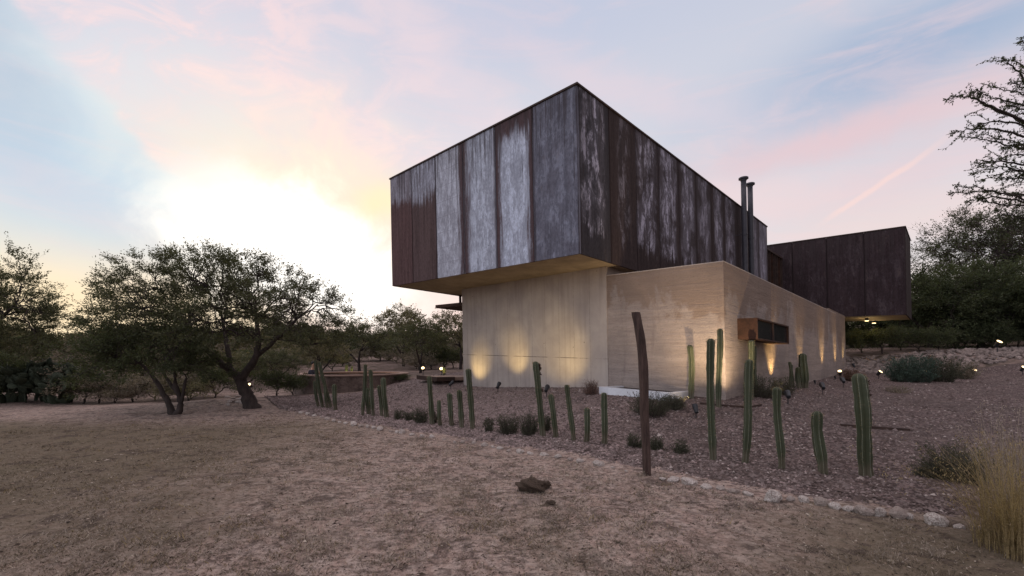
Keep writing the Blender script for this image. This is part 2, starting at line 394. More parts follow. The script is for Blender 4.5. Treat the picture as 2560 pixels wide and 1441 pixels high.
def mat_rammed():
    m, t, b = material('rammed_earth')
    u = uvm(t)
    ly = t.noise(t.vec(t.mul(u[0], .22), t.mul(u[1], 2.6), 5.0), 2.2, 7, .68, .5)
    l2 = t.noise(t.vec(t.mul(u[0], 1.4), t.mul(u[1], 8.0), 9.0), 2.0, 6, .75, .5)
    n = t.noise(t.vec(u[0], u[1], 1.0), 1.3, 7, .62, .4); f = t.noise(t.vec(u[0], u[1], 4.0), 22, 5, .7)
    col = t.mix(t.sm(ly, .30, .70), (.265, .215, .190), (.36, .295, .256))
    col = t.mix(t.mul(t.sm(l2, .48, .72), .38), col, (.22, .155, .12))
    col = t.mix(t.mul(t.sm(l2, .50, .30), .18), col, (.55, .43, .33))
    drip0 = t.noise(t.vec(t.mul(u[0], .7), t.mul(u[1], 3.0), 21.0), 2.0, 5, .6, .3)
    gr = t.mul(t.sm(n, .42, .66), .65)
    col = t.mix(gr, col, (.24, .20, .18))
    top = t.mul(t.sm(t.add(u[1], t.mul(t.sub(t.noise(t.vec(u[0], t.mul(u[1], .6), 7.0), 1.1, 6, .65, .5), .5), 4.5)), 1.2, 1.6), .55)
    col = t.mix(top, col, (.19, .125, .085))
    pj = t.m('PINGPONG', t.add(t.add(u[1], .12), t.mul(t.sub(n, .5), .05)), .085); line = t.mul(t.sm(pj, .014, .002), t.sm(t.add(t.mul(f, .5), t.mul(drip0, .5)), .42, .60))
    col = t.mix(t.mul(line, .10), col, (.13, .09, .075))
    col = t.mix(t.mul(t.sm(f, .54, .70), .55), col, (.14, .105, .09))
    drip = t.noise(t.vec(t.mul(u[0], 2.4), t.mul(u[1], .35), 12.0), 1.7, 6, .65, .3)
    col = t.mix(t.mul(t.sm(drip, .55, .72), .35), col, (.17, .13, .115))
    t.put(b.inputs['Base Color'], col); b.inputs['Roughness'].default_value = .95; b.inputs['Specular IOR Level'].default_value = .1
    t.put(b.inputs['Normal'], t.bump(t.sub(t.add(ly, t.add(t.mul(l2, .9), t.mul(f, .9))), t.mul(line, .3)), .8, .03))
    return m
def mat_panel(seed, cu=.5, wid=.5, soft=.35, mott=.5, amount=1.0, light=(.42, .44, .52), dark=(.050, .032, .034), vmin=None, vmax=None, lines=False):
    m, t, b = material('weathered_steel')
    u = uvm(t); U = t.mul(u[0], 1.5); V = t.mul(u[1], 4.2)
    s1 = t.noise(t.vec(t.mul(U, 5.0), t.mul(V, .30), float(seed)), 1.6, 7, .62, .2)
    s2 = t.noise(t.vec(t.mul(U, 1.5), t.mul(V, .50), seed + 3.3), 2.6, 9, .74, .5)
    s3 = t.noise(t.vec(t.mul(U, 2.0), V, seed + 7.7), 9.0, 6, .7, .4)
    e = t.mul(t.m('ABSOLUTE', t.sub(u[0], cu)), 2 / wid)
    e = t.add(e, t.add(t.mul(t.sub(s1, .5), 1.1), t.mul(t.sub(s3, .5), .5)))
    mk = t.sm(e, 1.0 + soft * .5, 1.0 - soft)
    mo = t.sm(t.add(t.add(t.mul(s2, .70), t.mul(s3, .12)), t.mul(s1, .18)), .485, .575)
    mk = t.mul(mk, t.add(1 - mott, t.mul(mo, mott)))
    nz = t.add(t.mul(t.sub(s1, .5), .35), t.mul(t.sub(s2, .5), .25))
    if mott > .5:
        pat = t.noise(t.vec(t.mul(U, .8), t.mul(V, .75), seed + 15.), 1.5, 4, .6, .5); mk = t.mul(mk, t.sm(pat, .36, .52, .22, 1.0))
    if vmin is not None: mk = t.mul(mk, t.sm(t.add(u[1], nz), vmin - .04, vmin + .06))
    if vmax is not None: mk = t.mul(mk, t.sm(t.add(u[1], nz), vmax + .05, vmax - .08))
    mk = t.mul(mk, amount)
    dk = t.mix(t.sm(t.add(t.mul(s1, .5), t.mul(s3, .5)), .35, .65), dark, tuple(min(1, x * 1.9 + .002) for x in dark))
    lt = t.mix(t.sm(t.add(t.mul(s3, .5), t.mul(s2, .5)), .38, .62), tuple(x * .60 for x in light), light)
    lt = t.mix(t.mul(t.sm(s1, .54, .68), .55), lt, tuple(x * .45 for x in light))
    col = t.mix(mk, dk, lt)
    dr = t.noise(t.vec(t.mul(U, 9.0), t.mul(V, .22), seed + 31.), 1.5, 5, .7, .1)
    dm = t.mul(t.sm(t.add(dr, t.mul(t.sub(u[1], 1.0), .22)), .44, .58), .65)
    col = t.mix(dm, col, (.045, .034, .034))
    col = t.mix(t.mul(t.sm(s2, .56, .68), .35), col, (.11, .075, .062))
    pit = t.sm(t.noise(t.vec(t.mul(U, 1.4), t.mul(V, .8), seed + 1.1), 15, 3, .6, .3), .69, .74)
    col = t.mix(t.mul(pit, .8), col, (.03, .025, .025))
    if lines:
        pj = t.m('PINGPONG', t.add(V, t.mul(s2, .06)), .26)
        col = t.mix(t.mul(t.mul(t.sm(pj, .014, .004), mk), t.sm(s3, .4, .6, .1, .6)), col, (.08, .06, .06))
    ed = t.m('MINIMUM', u[0], t.sub(1.0, u[0]))
    col = t.mix(t.mul(t.sm(t.add(ed, t.mul(t.sub(s1, .5), .06)), .035, .0), .75), col, (.030, .020, .020))
    t.put(b.inputs['Base Color'], col); b.inputs['Specular IOR Level'].default_value = .10
    t.put(b.inputs['Roughness'], t.sm(mk, 0, 1, .85, .9))
    t.put(b.inputs['Normal'], t.bump(t.add(t.mul(s3, .5), s2), .22, .012))
    return m

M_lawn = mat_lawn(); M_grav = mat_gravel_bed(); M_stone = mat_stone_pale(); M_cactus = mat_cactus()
M_conc = mat_concrete(); M_ram = mat_rammed()
M_core = mat_simple('dark_steel', (.035, .024, .024), .7)
M_rust = mat_simple('rusted_steel', (.045, .020, .012), .85, .5, 4)
M_rustdark = mat_simple('dark_rusted_steel', (.045, .026, .020), .8, .4, 4)
M_soffit = mat_simple('soffit_plaster', (.30, .235, .16), .9, .22, 1.6)
M_bark = mat_simple('bark', (.045, .034, .030), .95, .4, 9, .8, .02, stretch=(1, 1, .3))
M_twig = mat_simple('twig_bark', (.055, .040, .034), .95, .3, 9, 0)
M_leaf = mat_leaf('mesquite_leaf', (.050, .056, .032), (.105, .108, .060), .30)
M_leafd = mat_leaf('dark_leaf', (.038, .046, .024), (.080, .092, .044), .25)
M_leafy = mat_leaf('olive_leaf', (.095, .088, .054), (.19, .17, .105), .30)
M_brush = mat_leaf('grey_brush', (.13, .11, .085), (.26, .215, .165), .2)
M_shrub = mat_leaf('rosemary_leaf', (.042, .044, .030), (.092, .090, .060), .15, 5)
M_blue = mat_leaf('blue_green_leaf', (.040, .062, .048), (.075, .105, .080), .15, 4)
M_pad = mat_leaf('prickly_pear_pad', (.034, .044, .030), (.075, .088, .058), .05, 3)
M_redgrass = mat_leaf('reddish_stem', (.10, .055, .045), (.19, .12, .095), .2, 5)
M_straw = mat_leaf('straw_blade', (.13, .095, .052), (.34, .26, .145), .3, 6)
M_turf = mat_leaf('dry_turf_blade', (.14, .113, .096), (.40, .33, .272), .2, 3)
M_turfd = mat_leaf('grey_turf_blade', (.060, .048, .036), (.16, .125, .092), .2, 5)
M_wood = mat_simple('weathered_wood', (.070, .044, .036), .95, .55, 5, .9, .02, stretch=(4, 4, .5))
M_black = mat_simple('black_metal', (.018, .018, .02), .45, .2, 8, 0)
M_pipe = mat_simple('painted_steel_pipe', (.045, .042, .050), .5, .3, 3, .1)
M_white = mat_simple('white_render', (.62, .62, .64), .85, .12, 2.5, .15)
M_soil = mat_simple('planter_soil', (.035, .025, .022), 1, .4, 8, .8, .03)
M_rock = mat_simple('dark_lava_rock', (.15, .105, .075), .95, .6, 11, 1.0, .05)
M_rubble = mat_simple('rubble_stone', (.135, .10, .086), .95, .5, 3.5, .8, .04)
M_bank = mat_simple('bank_stone', (.21, .165, .145), .95, .55, 3.5, .8, .04)
M_deck = mat_simple('deck_boards', (.28, .19, .15), .8, .2, 3)
M_glass = mat_simple('dark_glass', (.02, .02, .022), .15, .2, 3, 0)
def mat_emit(name, col, st):
    m, t, b = material(name); b.inputs['Base Color'].default_value = (*col, 1)
    b.inputs['Emission Color'].default_value = (*col, 1); b.inputs['Emission Strength'].default_value = st
    return m
M_bulb = mat_emit('warm_lamp_lens', (1, .72, .38), 3.2)

# ------------------------------------------------------------------ ground
def grid_axis(lim, n, c0=0.0, k=5.2):
    s = np.linspace(-1, 1, n); return c0 + lim * np.sinh(k * s) / math.sinh(k)
def ground_sheet():
    xs = grid_axis(900, 260, 0, 6.6); ys = grid_axis(900, 280, 9, 6.6)
    X, Y = np.meshgrid(xs, ys); Z = H(X, Y)
    Z += np.where((Y < 22), .010 * np.sin(X * 7 + 2 * np.sin(Y * 5)) * np.sin(Y * 6.3 + X), 0)
    n, m_ = len(xs), len(ys)
    me = bpy.data.meshes.new('ground')
    i = np.arange((m_ - 1) * (n - 1)); r = i // (n - 1); c = i % (n - 1); a = r * n + c
    F4 = np.stack([a, a + 1, a + n + 1, a + n], 1)
    me.from_pydata(np.stack([X, Y, Z], -1).reshape(-1, 3).tolist(), [], F4.tolist())
    me.polygons.foreach_set('use_smooth', [True] * len(me.polygons))
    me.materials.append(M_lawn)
    o = bpy.data.objects.new('ground', me); COL.objects.link(o); o['kind'] = 'structure'
ground_sheet()
BP = np.array([flat(*p) for p in BORDER_PX])
_s = np.r_[0, np.cumsum(np.linalg.norm(np.diff(BP, axis=0), axis=1))]
def border(s):  # s 0..1
    return np.interp(s * _s[-1], _s, BP[:, 0]), np.interp(s * _s[-1], _s, BP[:, 1])
RP = np.array([(-9.3, 16.6), (-5.3, 17.6), (-4.6, 21.5), (-2, 25.5), (6, 27), (14.3, 22.6), (19.6, 21.4), (24, 20.4), (25, 14), (22, 8)])
_r = np.r_[0, np.cumsum(np.linalg.norm(np.diff(RP, axis=0), axis=1))]
def rear(s): return np.interp(s * _r[-1], _r, RP[:, 0]), np.interp(s * _r[-1], _r, RP[:, 1])
def gravel_xy(s, t):
    bx, by = border(s); rx, ry = rear(s)
    bx = bx + .05 * np.sin(s * 90) ; by = by + .05 * np.sin(s * 133)
    return bx * (1 - t) + rx * t, by * (1 - t) + ry * t
def gravel_sheet():
    S, T = np.meshgrid(np.linspace(0, 1, 260), np.linspace(0, 1, 150) ** 1.4)
    X, Y = gravel_xy(S, T); Z = H(X, Y) + .035 + .008 * np.sin(X * 9) * np.sin(Y * 8)
    edge = np.minimum(1, T / .03); Z = Z - .09 * (1 - edge)
    n, m_ = S.shape[1], S.shape[0]
    i = np.arange((m_ - 1) * (n - 1)); r = i // (n - 1); c = i % (n - 1); a = r * n + c
    me = bpy.data.meshes.new('gravel_ground')
    me.from_pydata(np.stack([X, Y, Z], -1).reshape(-1, 3).tolist(), [], np.stack([a, a + 1, a + n + 1, a + n], 1).tolist())
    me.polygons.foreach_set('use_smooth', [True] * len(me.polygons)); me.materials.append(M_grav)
    o = bpy.data.objects.new('gravel_ground', me); COL.objects.link(o); o['kind'] = 'structure'
gravel_sheet()

def fast_mesh(name, V, nper, mats, mi=None):
    """V (n,nper,3) -> object of separate polygons"""
    k = len(V); me = bpy.data.meshes.new(name)
    me.vertices.add(k * nper); me.vertices.foreach_set('co', V.reshape(-1).astype(np.float32))
    me.loops.add(k * nper); me.loops.foreach_set('vertex_index', np.arange(k * nper, dtype=np.int32))
    me.polygons.add(k); me.polygons.foreach_set('loop_start', np.arange(0, k * nper, nper, dtype=np.int32))
    me.polygons.foreach_set('loop_total', np.full(k, nper, dtype=np.int32))
    for m in mats: me.materials.append(m)
    if mi is not None: me.polygons.foreach_set('material_index', mi.astype(np.int32))
    me.update(calc_edges=True); me.validate()
    o = bpy.data.objects.new(name, me); COL.objects.link(o); return o

# pebbles lying on the bed
def gravel_pebbles():
    n = 70000
    s = rng.random(n * 3); t_ = rng.random(n * 3) ** 1.7
    X, Y = gravel_xy(s, t_)
    keep = rng.random(len(X)) < np.clip((7.5 / np.maximum(Y, 3)) ** 1.6, 0, 1)
    keep &= t_ > .008
    X, Y, TT = X[keep][:n], Y[keep][:n], t_[keep][:n]; n = len(X)
    Z = H(X, Y) + .038 - .09 * (1 - np.minimum(1, TT / .03))
    r = rng.uniform(.006, .022, n) * (1 + .03 * Y); r[rng.random(n) < .03] *= 2.0
    oct_ = np.array([(1, 0, 0), (0, 1, 0), (-1, 0, 0), (0, -1, 0), (0, 0, 1)], float)
    tri = [(0, 1, 4), (1, 2, 4), (2, 3, 4), (3, 0, 4)]
    ang = rng.random(n) * 6.28; ca, sa = np.cos(ang), np.sin(ang)
    sc = np.stack([r * rng.uniform(.7, 1.4, n), r * rng.uniform(.7, 1.3, n), r * rng.uniform(.5, 1.0, n)], 1)
    P = oct_[None] * sc[:, None, :] + rng.normal(0, .12, (n, 5, 3)) * r[:, None, None]
    Q = np.stack([P[..., 0] * ca[:, None] - P[..., 1] * sa[:, None], P[..., 0] * sa[:, None] + P[..., 1] * ca[:, None], P[..., 2]], -1)
    Q += np.stack([X, Y, Z], -1)[:, None, :]
    V = np.concatenate([Q[:, list(q)] for q in tri], 0)
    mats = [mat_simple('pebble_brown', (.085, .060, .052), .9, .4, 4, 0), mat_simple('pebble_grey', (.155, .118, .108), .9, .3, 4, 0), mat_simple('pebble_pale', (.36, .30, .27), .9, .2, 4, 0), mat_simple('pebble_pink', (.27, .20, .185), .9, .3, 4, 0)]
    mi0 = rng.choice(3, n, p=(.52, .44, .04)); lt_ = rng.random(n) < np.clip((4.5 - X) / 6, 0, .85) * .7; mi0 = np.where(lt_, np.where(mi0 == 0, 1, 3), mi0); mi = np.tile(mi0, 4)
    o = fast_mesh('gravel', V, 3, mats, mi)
    tag(o, 'brown and pink gravel spread round the house', 'gravel', kind='stuff')
gravel_pebbles()

def in_gravel(x, y):
    # nearer than the border path -> lawn
    by = np.interp(x, BP[:, 0], BP[:, 1], left=99, right=4.0)
    return y > by
def turf():
    n = 150000
    u = rng.random(n); r = 2.6 * (15.5 / 2.6) ** (u ** .85)
    th = rng.uniform(-1.05, 1.05, n)
    X = r * np.sin(th); Y = r * np.cos(th)
    k = (~in_gravel(X, Y)) & (Y < 14.4)
    patch = np.sin(X * 1.9 + 2 * np.sin(Y * 1.1)) * np.sin(Y * 2.3 + X) + .6 * np.sin(X * 6.1 + Y * 2.2) * np.sin(Y * 7.3 - X * 1.2) + rng.normal(0, .5, n)
    patch += .9 * np.sin(X * .83 + 1.7 * np.sin(Y * .7 + 2)) * np.sin(Y * 1.05 + .6 * X)
    k &= patch > .22
    X, Y = X[k], Y[k]; n = len(X); Z = H(X, Y)
    X = np.repeat(X, 2) + rng.normal(0, .012, 2 * n); Y = np.repeat(Y, 2) + rng.normal(0, .012, 2 * n); Z = np.repeat(Z, 2); n *= 2
    h = rng.uniform(.005, .022, n) * (1 + .05 * np.hypot(X, Y)); w = h * rng.uniform(.09, .18, n) + .0010
    a = rng.random(n) * 6.28; lean = rng.uniform(.6, 2.4, n) * h; b = rng.random(n) * 6.28
    base = np.stack([X, Y, Z - .004], -1)
    d = np.stack([np.cos(a) * w, np.sin(a) * w, 0 * w], -1)
    tip = base + np.stack([np.cos(b) * lean, np.sin(b) * lean, h + .004], -1)
    V = np.stack([base - d, base + d, tip], 1)
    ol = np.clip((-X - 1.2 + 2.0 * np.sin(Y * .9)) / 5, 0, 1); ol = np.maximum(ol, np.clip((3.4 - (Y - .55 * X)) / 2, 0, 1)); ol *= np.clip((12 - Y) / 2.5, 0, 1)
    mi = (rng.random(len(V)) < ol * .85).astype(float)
    m = 3400; r = 2.7 * (14.5 / 2.7) ** (rng.random(m) ** .8); th = rng.uniform(-1.05, 1.05, m); tx, ty = r * np.sin(th), r * np.cos(th)
    kk = (~in_gravel(tx, ty)) & ((np.sin(tx * 1.3 + 1) * np.sin(ty * 1.7 + tx * .5) + rng.normal(0, .6, m)) > .1); tx, ty = tx[kk], ty[kk]; m = len(tx)
    q = 22; cr_ = np.repeat(rng.uniform(.015, .06, m), q) * (1 + .03 * np.repeat(ty, q)); X = np.repeat(tx, q) + rng.normal(0, 1, m * q) * cr_ * 1.4; Y = np.repeat(ty, q) + rng.normal(0, 1, m * q) * cr_; Z = H(X, Y)
    n2 = m * q; h = rng.uniform(.3, 1, n2) * cr_ * .9; a = rng.random(n2) * 6.28; b = rng.random(n2) * 6.28; w = .0010 + h * .07
    bs = np.stack([X, Y, Z - .003], -1); dd_ = np.stack([np.cos(a) * w, np.sin(a) * w, 0 * w], -1); tp = bs + np.stack([np.cos(b) * h * 1.1, np.sin(b) * h * 1.1, h], -1)
    V = np.concatenate([V, np.stack([bs - dd_, bs + dd_, tp], 1)]); mi = np.r_[mi, 1 + (rng.random(n2) < .25)]
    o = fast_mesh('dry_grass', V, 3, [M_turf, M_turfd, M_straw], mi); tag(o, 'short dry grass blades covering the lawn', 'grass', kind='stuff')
turf()
def litter():
    m = 42000; r = 2.6 * (14 / 2.6) ** (rng.random(m) ** .9); th = rng.uniform(-1.05, 1.05, m); X, Y = r * np.sin(th), r * np.cos(th)
    k = ~in_gravel(X, Y); X, Y = X[k], Y[k]; m = len(X); Z = H(X, Y) + .004
    s_ = rng.uniform(.002, .009, m) * (1 + .06 * Y); s_[rng.random(m) < .03] *= 2.2
    c = np.stack([X, Y, Z], -1); a = rng.normal(0, 1, (m, 3)) * np.array([1, 1, .35]); b = rng.normal(0, 1, (m, 3)) * np.array([1, 1, .35]); up = np.stack([0 * X, 0 * X, s_ * .7], -1)
    a *= s_[:, None]; b *= s_[:, None] * .6
    V = np.concatenate([np.stack([c - a, c + b, c + up], 1), np.stack([c + b, c + a, c + up], 1), np.stack([c - b, c - a, c + up], 1)])
    mi = np.tile(rng.choice(3, m, p=(.55, .33, .12)), 3)
    o = fast_mesh('leaf_litter', V, 3, [mat_simple('dark_litter', (.075, .055, .042), 1, .5, 9, 0), mat_simple('brown_litter', (.20, .145, .105), 1, .4, 9, 0), mat_simple('pale_litter', (.42, .35, .28), 1, .3, 9, 0)], mi)
    tag(o, 'crumbs of soil, twigs and dead leaves on the dry lawn', 'litter', kind='stuff')
litter()

# ------------------------------------------------------------------ the house, in its own frame: a along the short front, b along the long side, h above eye level
u1 = (-.70551, .70870); u2 = (.70901, .70520)
def W(a, b, h):
    X = 1.74414 + a * u1[0] + b * u2[0]; Y = 11 + a * u1[1] + b * u2[1]
    return (X - .02 * h, Y, EYE + h - .032 * X)      # house sheared to fit the image skew: leaned with height, tilted sideways
house = empty('concrete_house', W(0, 0, -1.2), 'two-storey house of rusted steel boxes cantilevered over concrete and rammed-earth walls', 'house')
HL = Vector(house.location)
def part(name, boxes, mat, parent=house, uvmode='m', bevel=0):
    """boxes in (a,b,h); uv in metres or normalised per panel"""
    me = bpy.data.meshes.new(name); V = []; Fc = []; UV = []
    for bx in boxes:
        if callable(bx[0]): raise ValueError
        a0, a1, b0, b1, h0, h1_ = bx
        P = [(a, b, h) for h in (h0, h1_) for b in (b0, b1) for a in (a0, a1)]
        o0 = len(V); V += P
        for q in [(0, 2, 3, 1), (4, 5, 7, 6), (0, 1, 5, 4), (2, 6, 7, 3), (0, 4, 6, 2), (1, 3, 7, 5)]:
            Fc.append([o0 + i for i in q])
            da = max(P[i][0] for i in q) - min(P[i][0] for i in q); db = max(P[i][1] for i in q) - min(P[i][1] for i in q); dh = max(P[i][2] for i in q) - min(P[i][2] for i in q)
            for i in q:
                a, b, h = P[i]
                if uvmode == 'm':
                    UV.append((a + 20, b) if dh < 1e-6 else ((a if da > db else b + 40), h))
                else:
                    UV.append(((a - a0) / (a1 - a0) if da >= db else (b - b0) / (b1 - b0), (h - h0) / (h1_ - h0)))
    me.from_pydata([tuple(Vector(W(*p)) - Vector(parent_loc(parent))) for p in V], [], Fc)
    uvl = me.uv_layers.new(name='UVMap')
    for i, q in enumerate(UV): uvl.data[i].uv = q
    me.materials.append(mat)
    bm = bmesh.new(); bm.from_mesh(me); bmesh.ops.recalc_face_normals(bm, faces=bm.faces); bm.to_mesh(me); bm.free()
    o = bpy.data.objects.new(name, me); COL.objects.link(o); o.parent = parent
    return o
def parent_loc(p): return HL
S0, T0 = 2.633, 6.825                       # soffit and roof of the upper boxes
LA, LB = 9.06, 15.47
core = part('upper_storey', [(.06, LA - .06, .06, LB - .06, S0 + .03, T0 - .03)], M_core)
def under(name, boxes, mat, o): # a sub-part in the same coordinates
    c = part(name, boxes, mat); c.parent = o; return c
under('soffit', [(.035, LA - .035, .035, LB - .035, S0, S0 + .029)], M_soffit, core)
under('roof_edge', [(-.03, LA + .03, -.03, .035, T0 - .028, T0 + .02), (-.03, .035, .037, LB + .03, T0 - .028, T0 + .02), (LA - .035, LA + .03, .037, LB + .03, T0 - .028, T0 + .02), (.037, LA - .037, LB - .03, LB + .03, T0 - .028, T0 + .02)], M_rustdark, core)
BL = (.54, .56, .66)
fp = [dict(cu=.5, wid=1.9, soft=.9, mott=.70, amount=.42, light=(.40, .42, .52), dark=(.072, .068, .084)),
      dict(cu=.50, wid=.80, soft=.25, mott=.30, amount=1.0, light=(.60, .635, .75), vmax=.90),
      dict(cu=.42, wid=.92, soft=.30, mott=.32, amount=.95, light=(.58, .61, .71)),
      dict(cu=.60, wid=.98, soft=.22, mott=.28, amount=.9, light=(.60, .61, .69), lines=True),
      dict(cu=.50, wid=1.6, soft=.3, mott=.35, amount=.70, light=BL, vmin=.70, dark=(.058, .037, .036)),
      dict(cu=.55, wid=1.8, soft=.3, mott=.25, amount=.45, light=BL, vmin=.74, dark=(.064, .036, .035))]
pw = LA / 6
for i, kw in enumerate(fp):
    part('facade_panel', [(i * pw + .012, (i + 1) * pw - .012, 0, .055, S0 - .02, T0 - .035)], mat_panel(11 + i * 5.3, **kw), uvmode='n')
rp = [dict(cu=.42, wid=.85, soft=.5, mott=.85, amount=.85), dict(cu=.5, wid=.5, soft=.8, mott=.9, amount=.30), dict(cu=.42, wid=.9, soft=.5, mott=.8, amount=.75),
      dict(cu=.45, wid=.85, soft=.5, mott=.75, amount=.85), dict(cu=.5, wid=.8, soft=.5, mott=.7, amount=.75), dict(cu=.5, wid=.8, soft=.6, mott=.6, amount=.5),
      dict(cu=.5, wid=.6, soft=.6, mott=.7, amount=.7), dict(cu=.4, wid=.8, soft=.6, mott=.7, amount=.6), dict(cu=.5, wid=.5, soft=.6, mott=.6, amount=.15),
      dict(cu=.5, wid=1.0, soft=.6, mott=.5, amount=.4), dict(cu=.5, wid=.9, soft=.6, mott=.5, amount=.6)]
pb = LB / 11
for i, kw in enumerate(rp):
    kw.setdefault('light', (.60, .57, .68)); kw.setdefault('dark', (.026, .018, .0175) if i else (.026, .023, .026)); kw.setdefault('vmin', .18)
    part('facade_panel', [(0, .055, max(i * pb + .012, .058), (i + 1) * pb - .012, S0 - .02, T0 - .035)], mat_panel(60 + i * 4.1, **kw), uvmode='n')
for i in range(11):
    part('facade_panel', [(LA - .055, LA, max(i * pb + .012, .058), (i + 1) * pb - .012, S0 - .02, T0 - .035)], M_rustdark, uvmode='n')
# board marked concrete base under the cantilever (front is slightly splayed)
def prism(name, poly, h0, h1_, mat, parent=house):
    me = bpy.data.meshes.new(name); n = len(poly); V = []; Fc = []; UV = []
    L = [0]
    for i in range(n):
        q = poly[(i + 1) % n]; L.append(L[-1] + math.hypot(q[0] - poly[i][0], q[1] - poly[i][1]))
    for h in (h0, h1_): V += [(*p, h) for p in poly]
    for i in range(n):
        j = (i + 1) % n; Fc.append([i, j, j + n, i + n]); UV += [(L[i], h0), (L[i + 1], h0), (L[i + 1], h1_), (L[i], h1_)]
    Fc.append(list(range(n))[::-1]); UV += [poly[i] for i in range(n)][::-1]
    Fc.append([i + n for i in range(n)]); UV += [poly[i] for i in range(n)]
    me.from_pydata([tuple(Vector(W(*p)) - HL) for p in V], [], Fc)
    uvl = me.uv_layers.new(name='UVMap')
    for i, q in enumerate(UV): uvl.data[i].uv = q
    me.materials.append(mat)
    bm = bmesh.new(); bm.from_mesh(me); bmesh.ops.recalc_face_normals(bm, faces=bm.faces); bm.to_mesh(me); bm.free()
    o = bpy.data.objects.new(name, me); COL.objects.link(o); o.parent = parent; return o
prism('concrete_wall', [(.40, 1.745), (7.43, 2.17), (7.43, 13.5), (.40, 13.5)], -2.2, S0 - .003, M_conc)
HT = 2.355
ram = prism('rammed_earth_wall', [(-2.77, 1.735), (.397, 1.765), (.397, 15.08), (-2.77, 15.08)], -2.2, HT, M_ram)
def cap_piece(nm, bxs): return under(nm, bxs, M_conc, ram)
cap_piece('coping', [(-2.773, .39, 1.742, 1.93, HT + .002, HT + .022), (-2.773, -2.58, 1.932, 15.08, HT + .002, HT + .022), (-2.578, .39, 14.9, 15.08, HT + .002, HT + .022)])
part('return_wall', [(-2.50, -2.2, 15.12, 19.2, -2.2, S0 - .004)], M_ram)
# window hood
hood = part('window_hood', [(-3.22, -2.772, 2.58, 5.35, 1.08, 1.11), (-3.22, -2.772, 2.58, 5.35, .60, .63), (-3.22, -2.772, 2.58, 2.61, .632, 1.078), (-3.22, -2.772, 5.32, 5.35, .632, 1.078)], M_rust)
under('window', [(-3.17, -3.14, 2.612, 5.318, .632, 1.078)], M_glass, hood)
under('mullion', [(-3.21, -3.172, 3.92, 3.96, .632, 1.078)], M_rustdark, hood)
# vent pipes
def pipe(b):
    for nm, prof in (('vent_pipe', [(.105, HT), (.105, 7.66)]),):
        pts = [np.array(W(-.35, b, h)) - np.array(HL) for h in np.linspace(HT, 7.66, 6)]
        mb = MB(); mb.tube(pts, .105, 20); p = mb.build('vent_pipe', M_pipe, house, smooth=False)
        for q in p.data.polygons: q.use_smooth = len(q.vertices) == 4
        mb = MB(); hs = [7.66, 7.72, 7.73, 7.80, 7.80]; rs = [.125, .125, .19, .19, .02]
        pts = [np.array(W(-.35, b, h)) - np.array(HL) for h in (7.655, 7.70, 7.72, 7.775, 7.79)]
        mb.tube(pts, [.12, .13, .19, .19, .17], 20); c = mb.build('flange', M_pipe, p)
        for hb in (3.6, 5.4):
            mb = MB(); mb.tube([np.array(W(-.35, b, hb)) - np.array(HL), np.array(W(-.35, b, hb + .05)) - np.array(HL)], .12, 20)
            mb.tube([np.array(W(-.23, b, hb + .025)) - np.array(HL), np.array(W(.0, b, hb + .025)) - np.array(HL)], .012, 6)
            mb.build('bracket', M_pipe, p)
pipe(11.04); pipe(11.86)
# far wing
FA0, FA1, FB0, FB1 = -4.87, 4.5, 19.36, 22.6
wing = part('rear_wing', [(FA0 + .06, FA1, FB0 + .06, FB1 - .06, S0 + .03, T0 - .03)], M_core)
under('soffit', [(FA0 + .035, FA1, FB0 + .035, FB1 - .035, S0, S0 + .029)], M_soffit, wing)
under('roof_edge', [(FA0 - .03, FA1, FB0 - .03, FB0 + .035, T0 - .028, T0 + .02), (FA0 - .03, FA0 + .035, FB0 + .037, FB1, T0 - .028, T0 + .02)], M_rustdark, wing)
wpn = 6; ww = (FA1 - FA0) / wpn
for i in range(wpn):
    part('facade_panel', [(FA0 + i * ww + .012, FA0 + (i + 1) * ww - .012, FB0, FB0 + .055, S0 - .02, T0 - .035)],
         mat_panel(200 + i * 7.7, cu=.5, wid=1.2, soft=.8, mott=.8, amount=.30, light=(.15, .12, .13), dark=(.024, .015, .016)), uvmode='n')
for i in range(2):
    part('facade_panel', [(FA0, FA0 + .055, FB0 + .058 + i * 1.6, FB0 + 1.63 + i * 1.6, S0 - .02, T0 - .035)], mat_panel(300 + i * 9., cu=.5, wid=1., soft=.8, mott=.8, amount=.2, light=(.16, .14, .15), dark=(.028, .02, .018)), uvmode='n')
# slatted link between the boxes
link = part('link_corridor', [(.45, 3.0, LB + .04, FB0 - .02, -1.5, 6.01)], M_core)
for k in range(9):
    bb = LB + .25 + k * .44
    under('slat', [(.285, .42, bb, bb + .035, 2.4, 5.93)], M_rust if k % 3 == 1 else M_rustdark, link)
under('fascia', [(.27, .44, LB + .05, FB0 - .03, 5.932, 6.012)], M_rustdark, link)
# little rear canopy and deck
can = part('canopy', [(8.2, 10.44, 3.0, 6.5, 2.13, 2.27)], M_rust)
under('hanger', [(8.92, 9.0, 3.25, 3.33, 2.272, S0 - .005)], M_rustdark, can)
part('deck', [(7.96, 9.3, 1.25, 6.0, -1.05, -.92)], M_deck)
part('deck_edge', [(7.93, 9.33, 1.20, 1.247, -1.07, -.90), (7.90, 7.957, 1.2, 2.1, -1.07, -.90)], M_rustdark)
part('interior_floor', [(.5, 7.3, 2.3, 13.3, -.95, -.9)], M_conc)

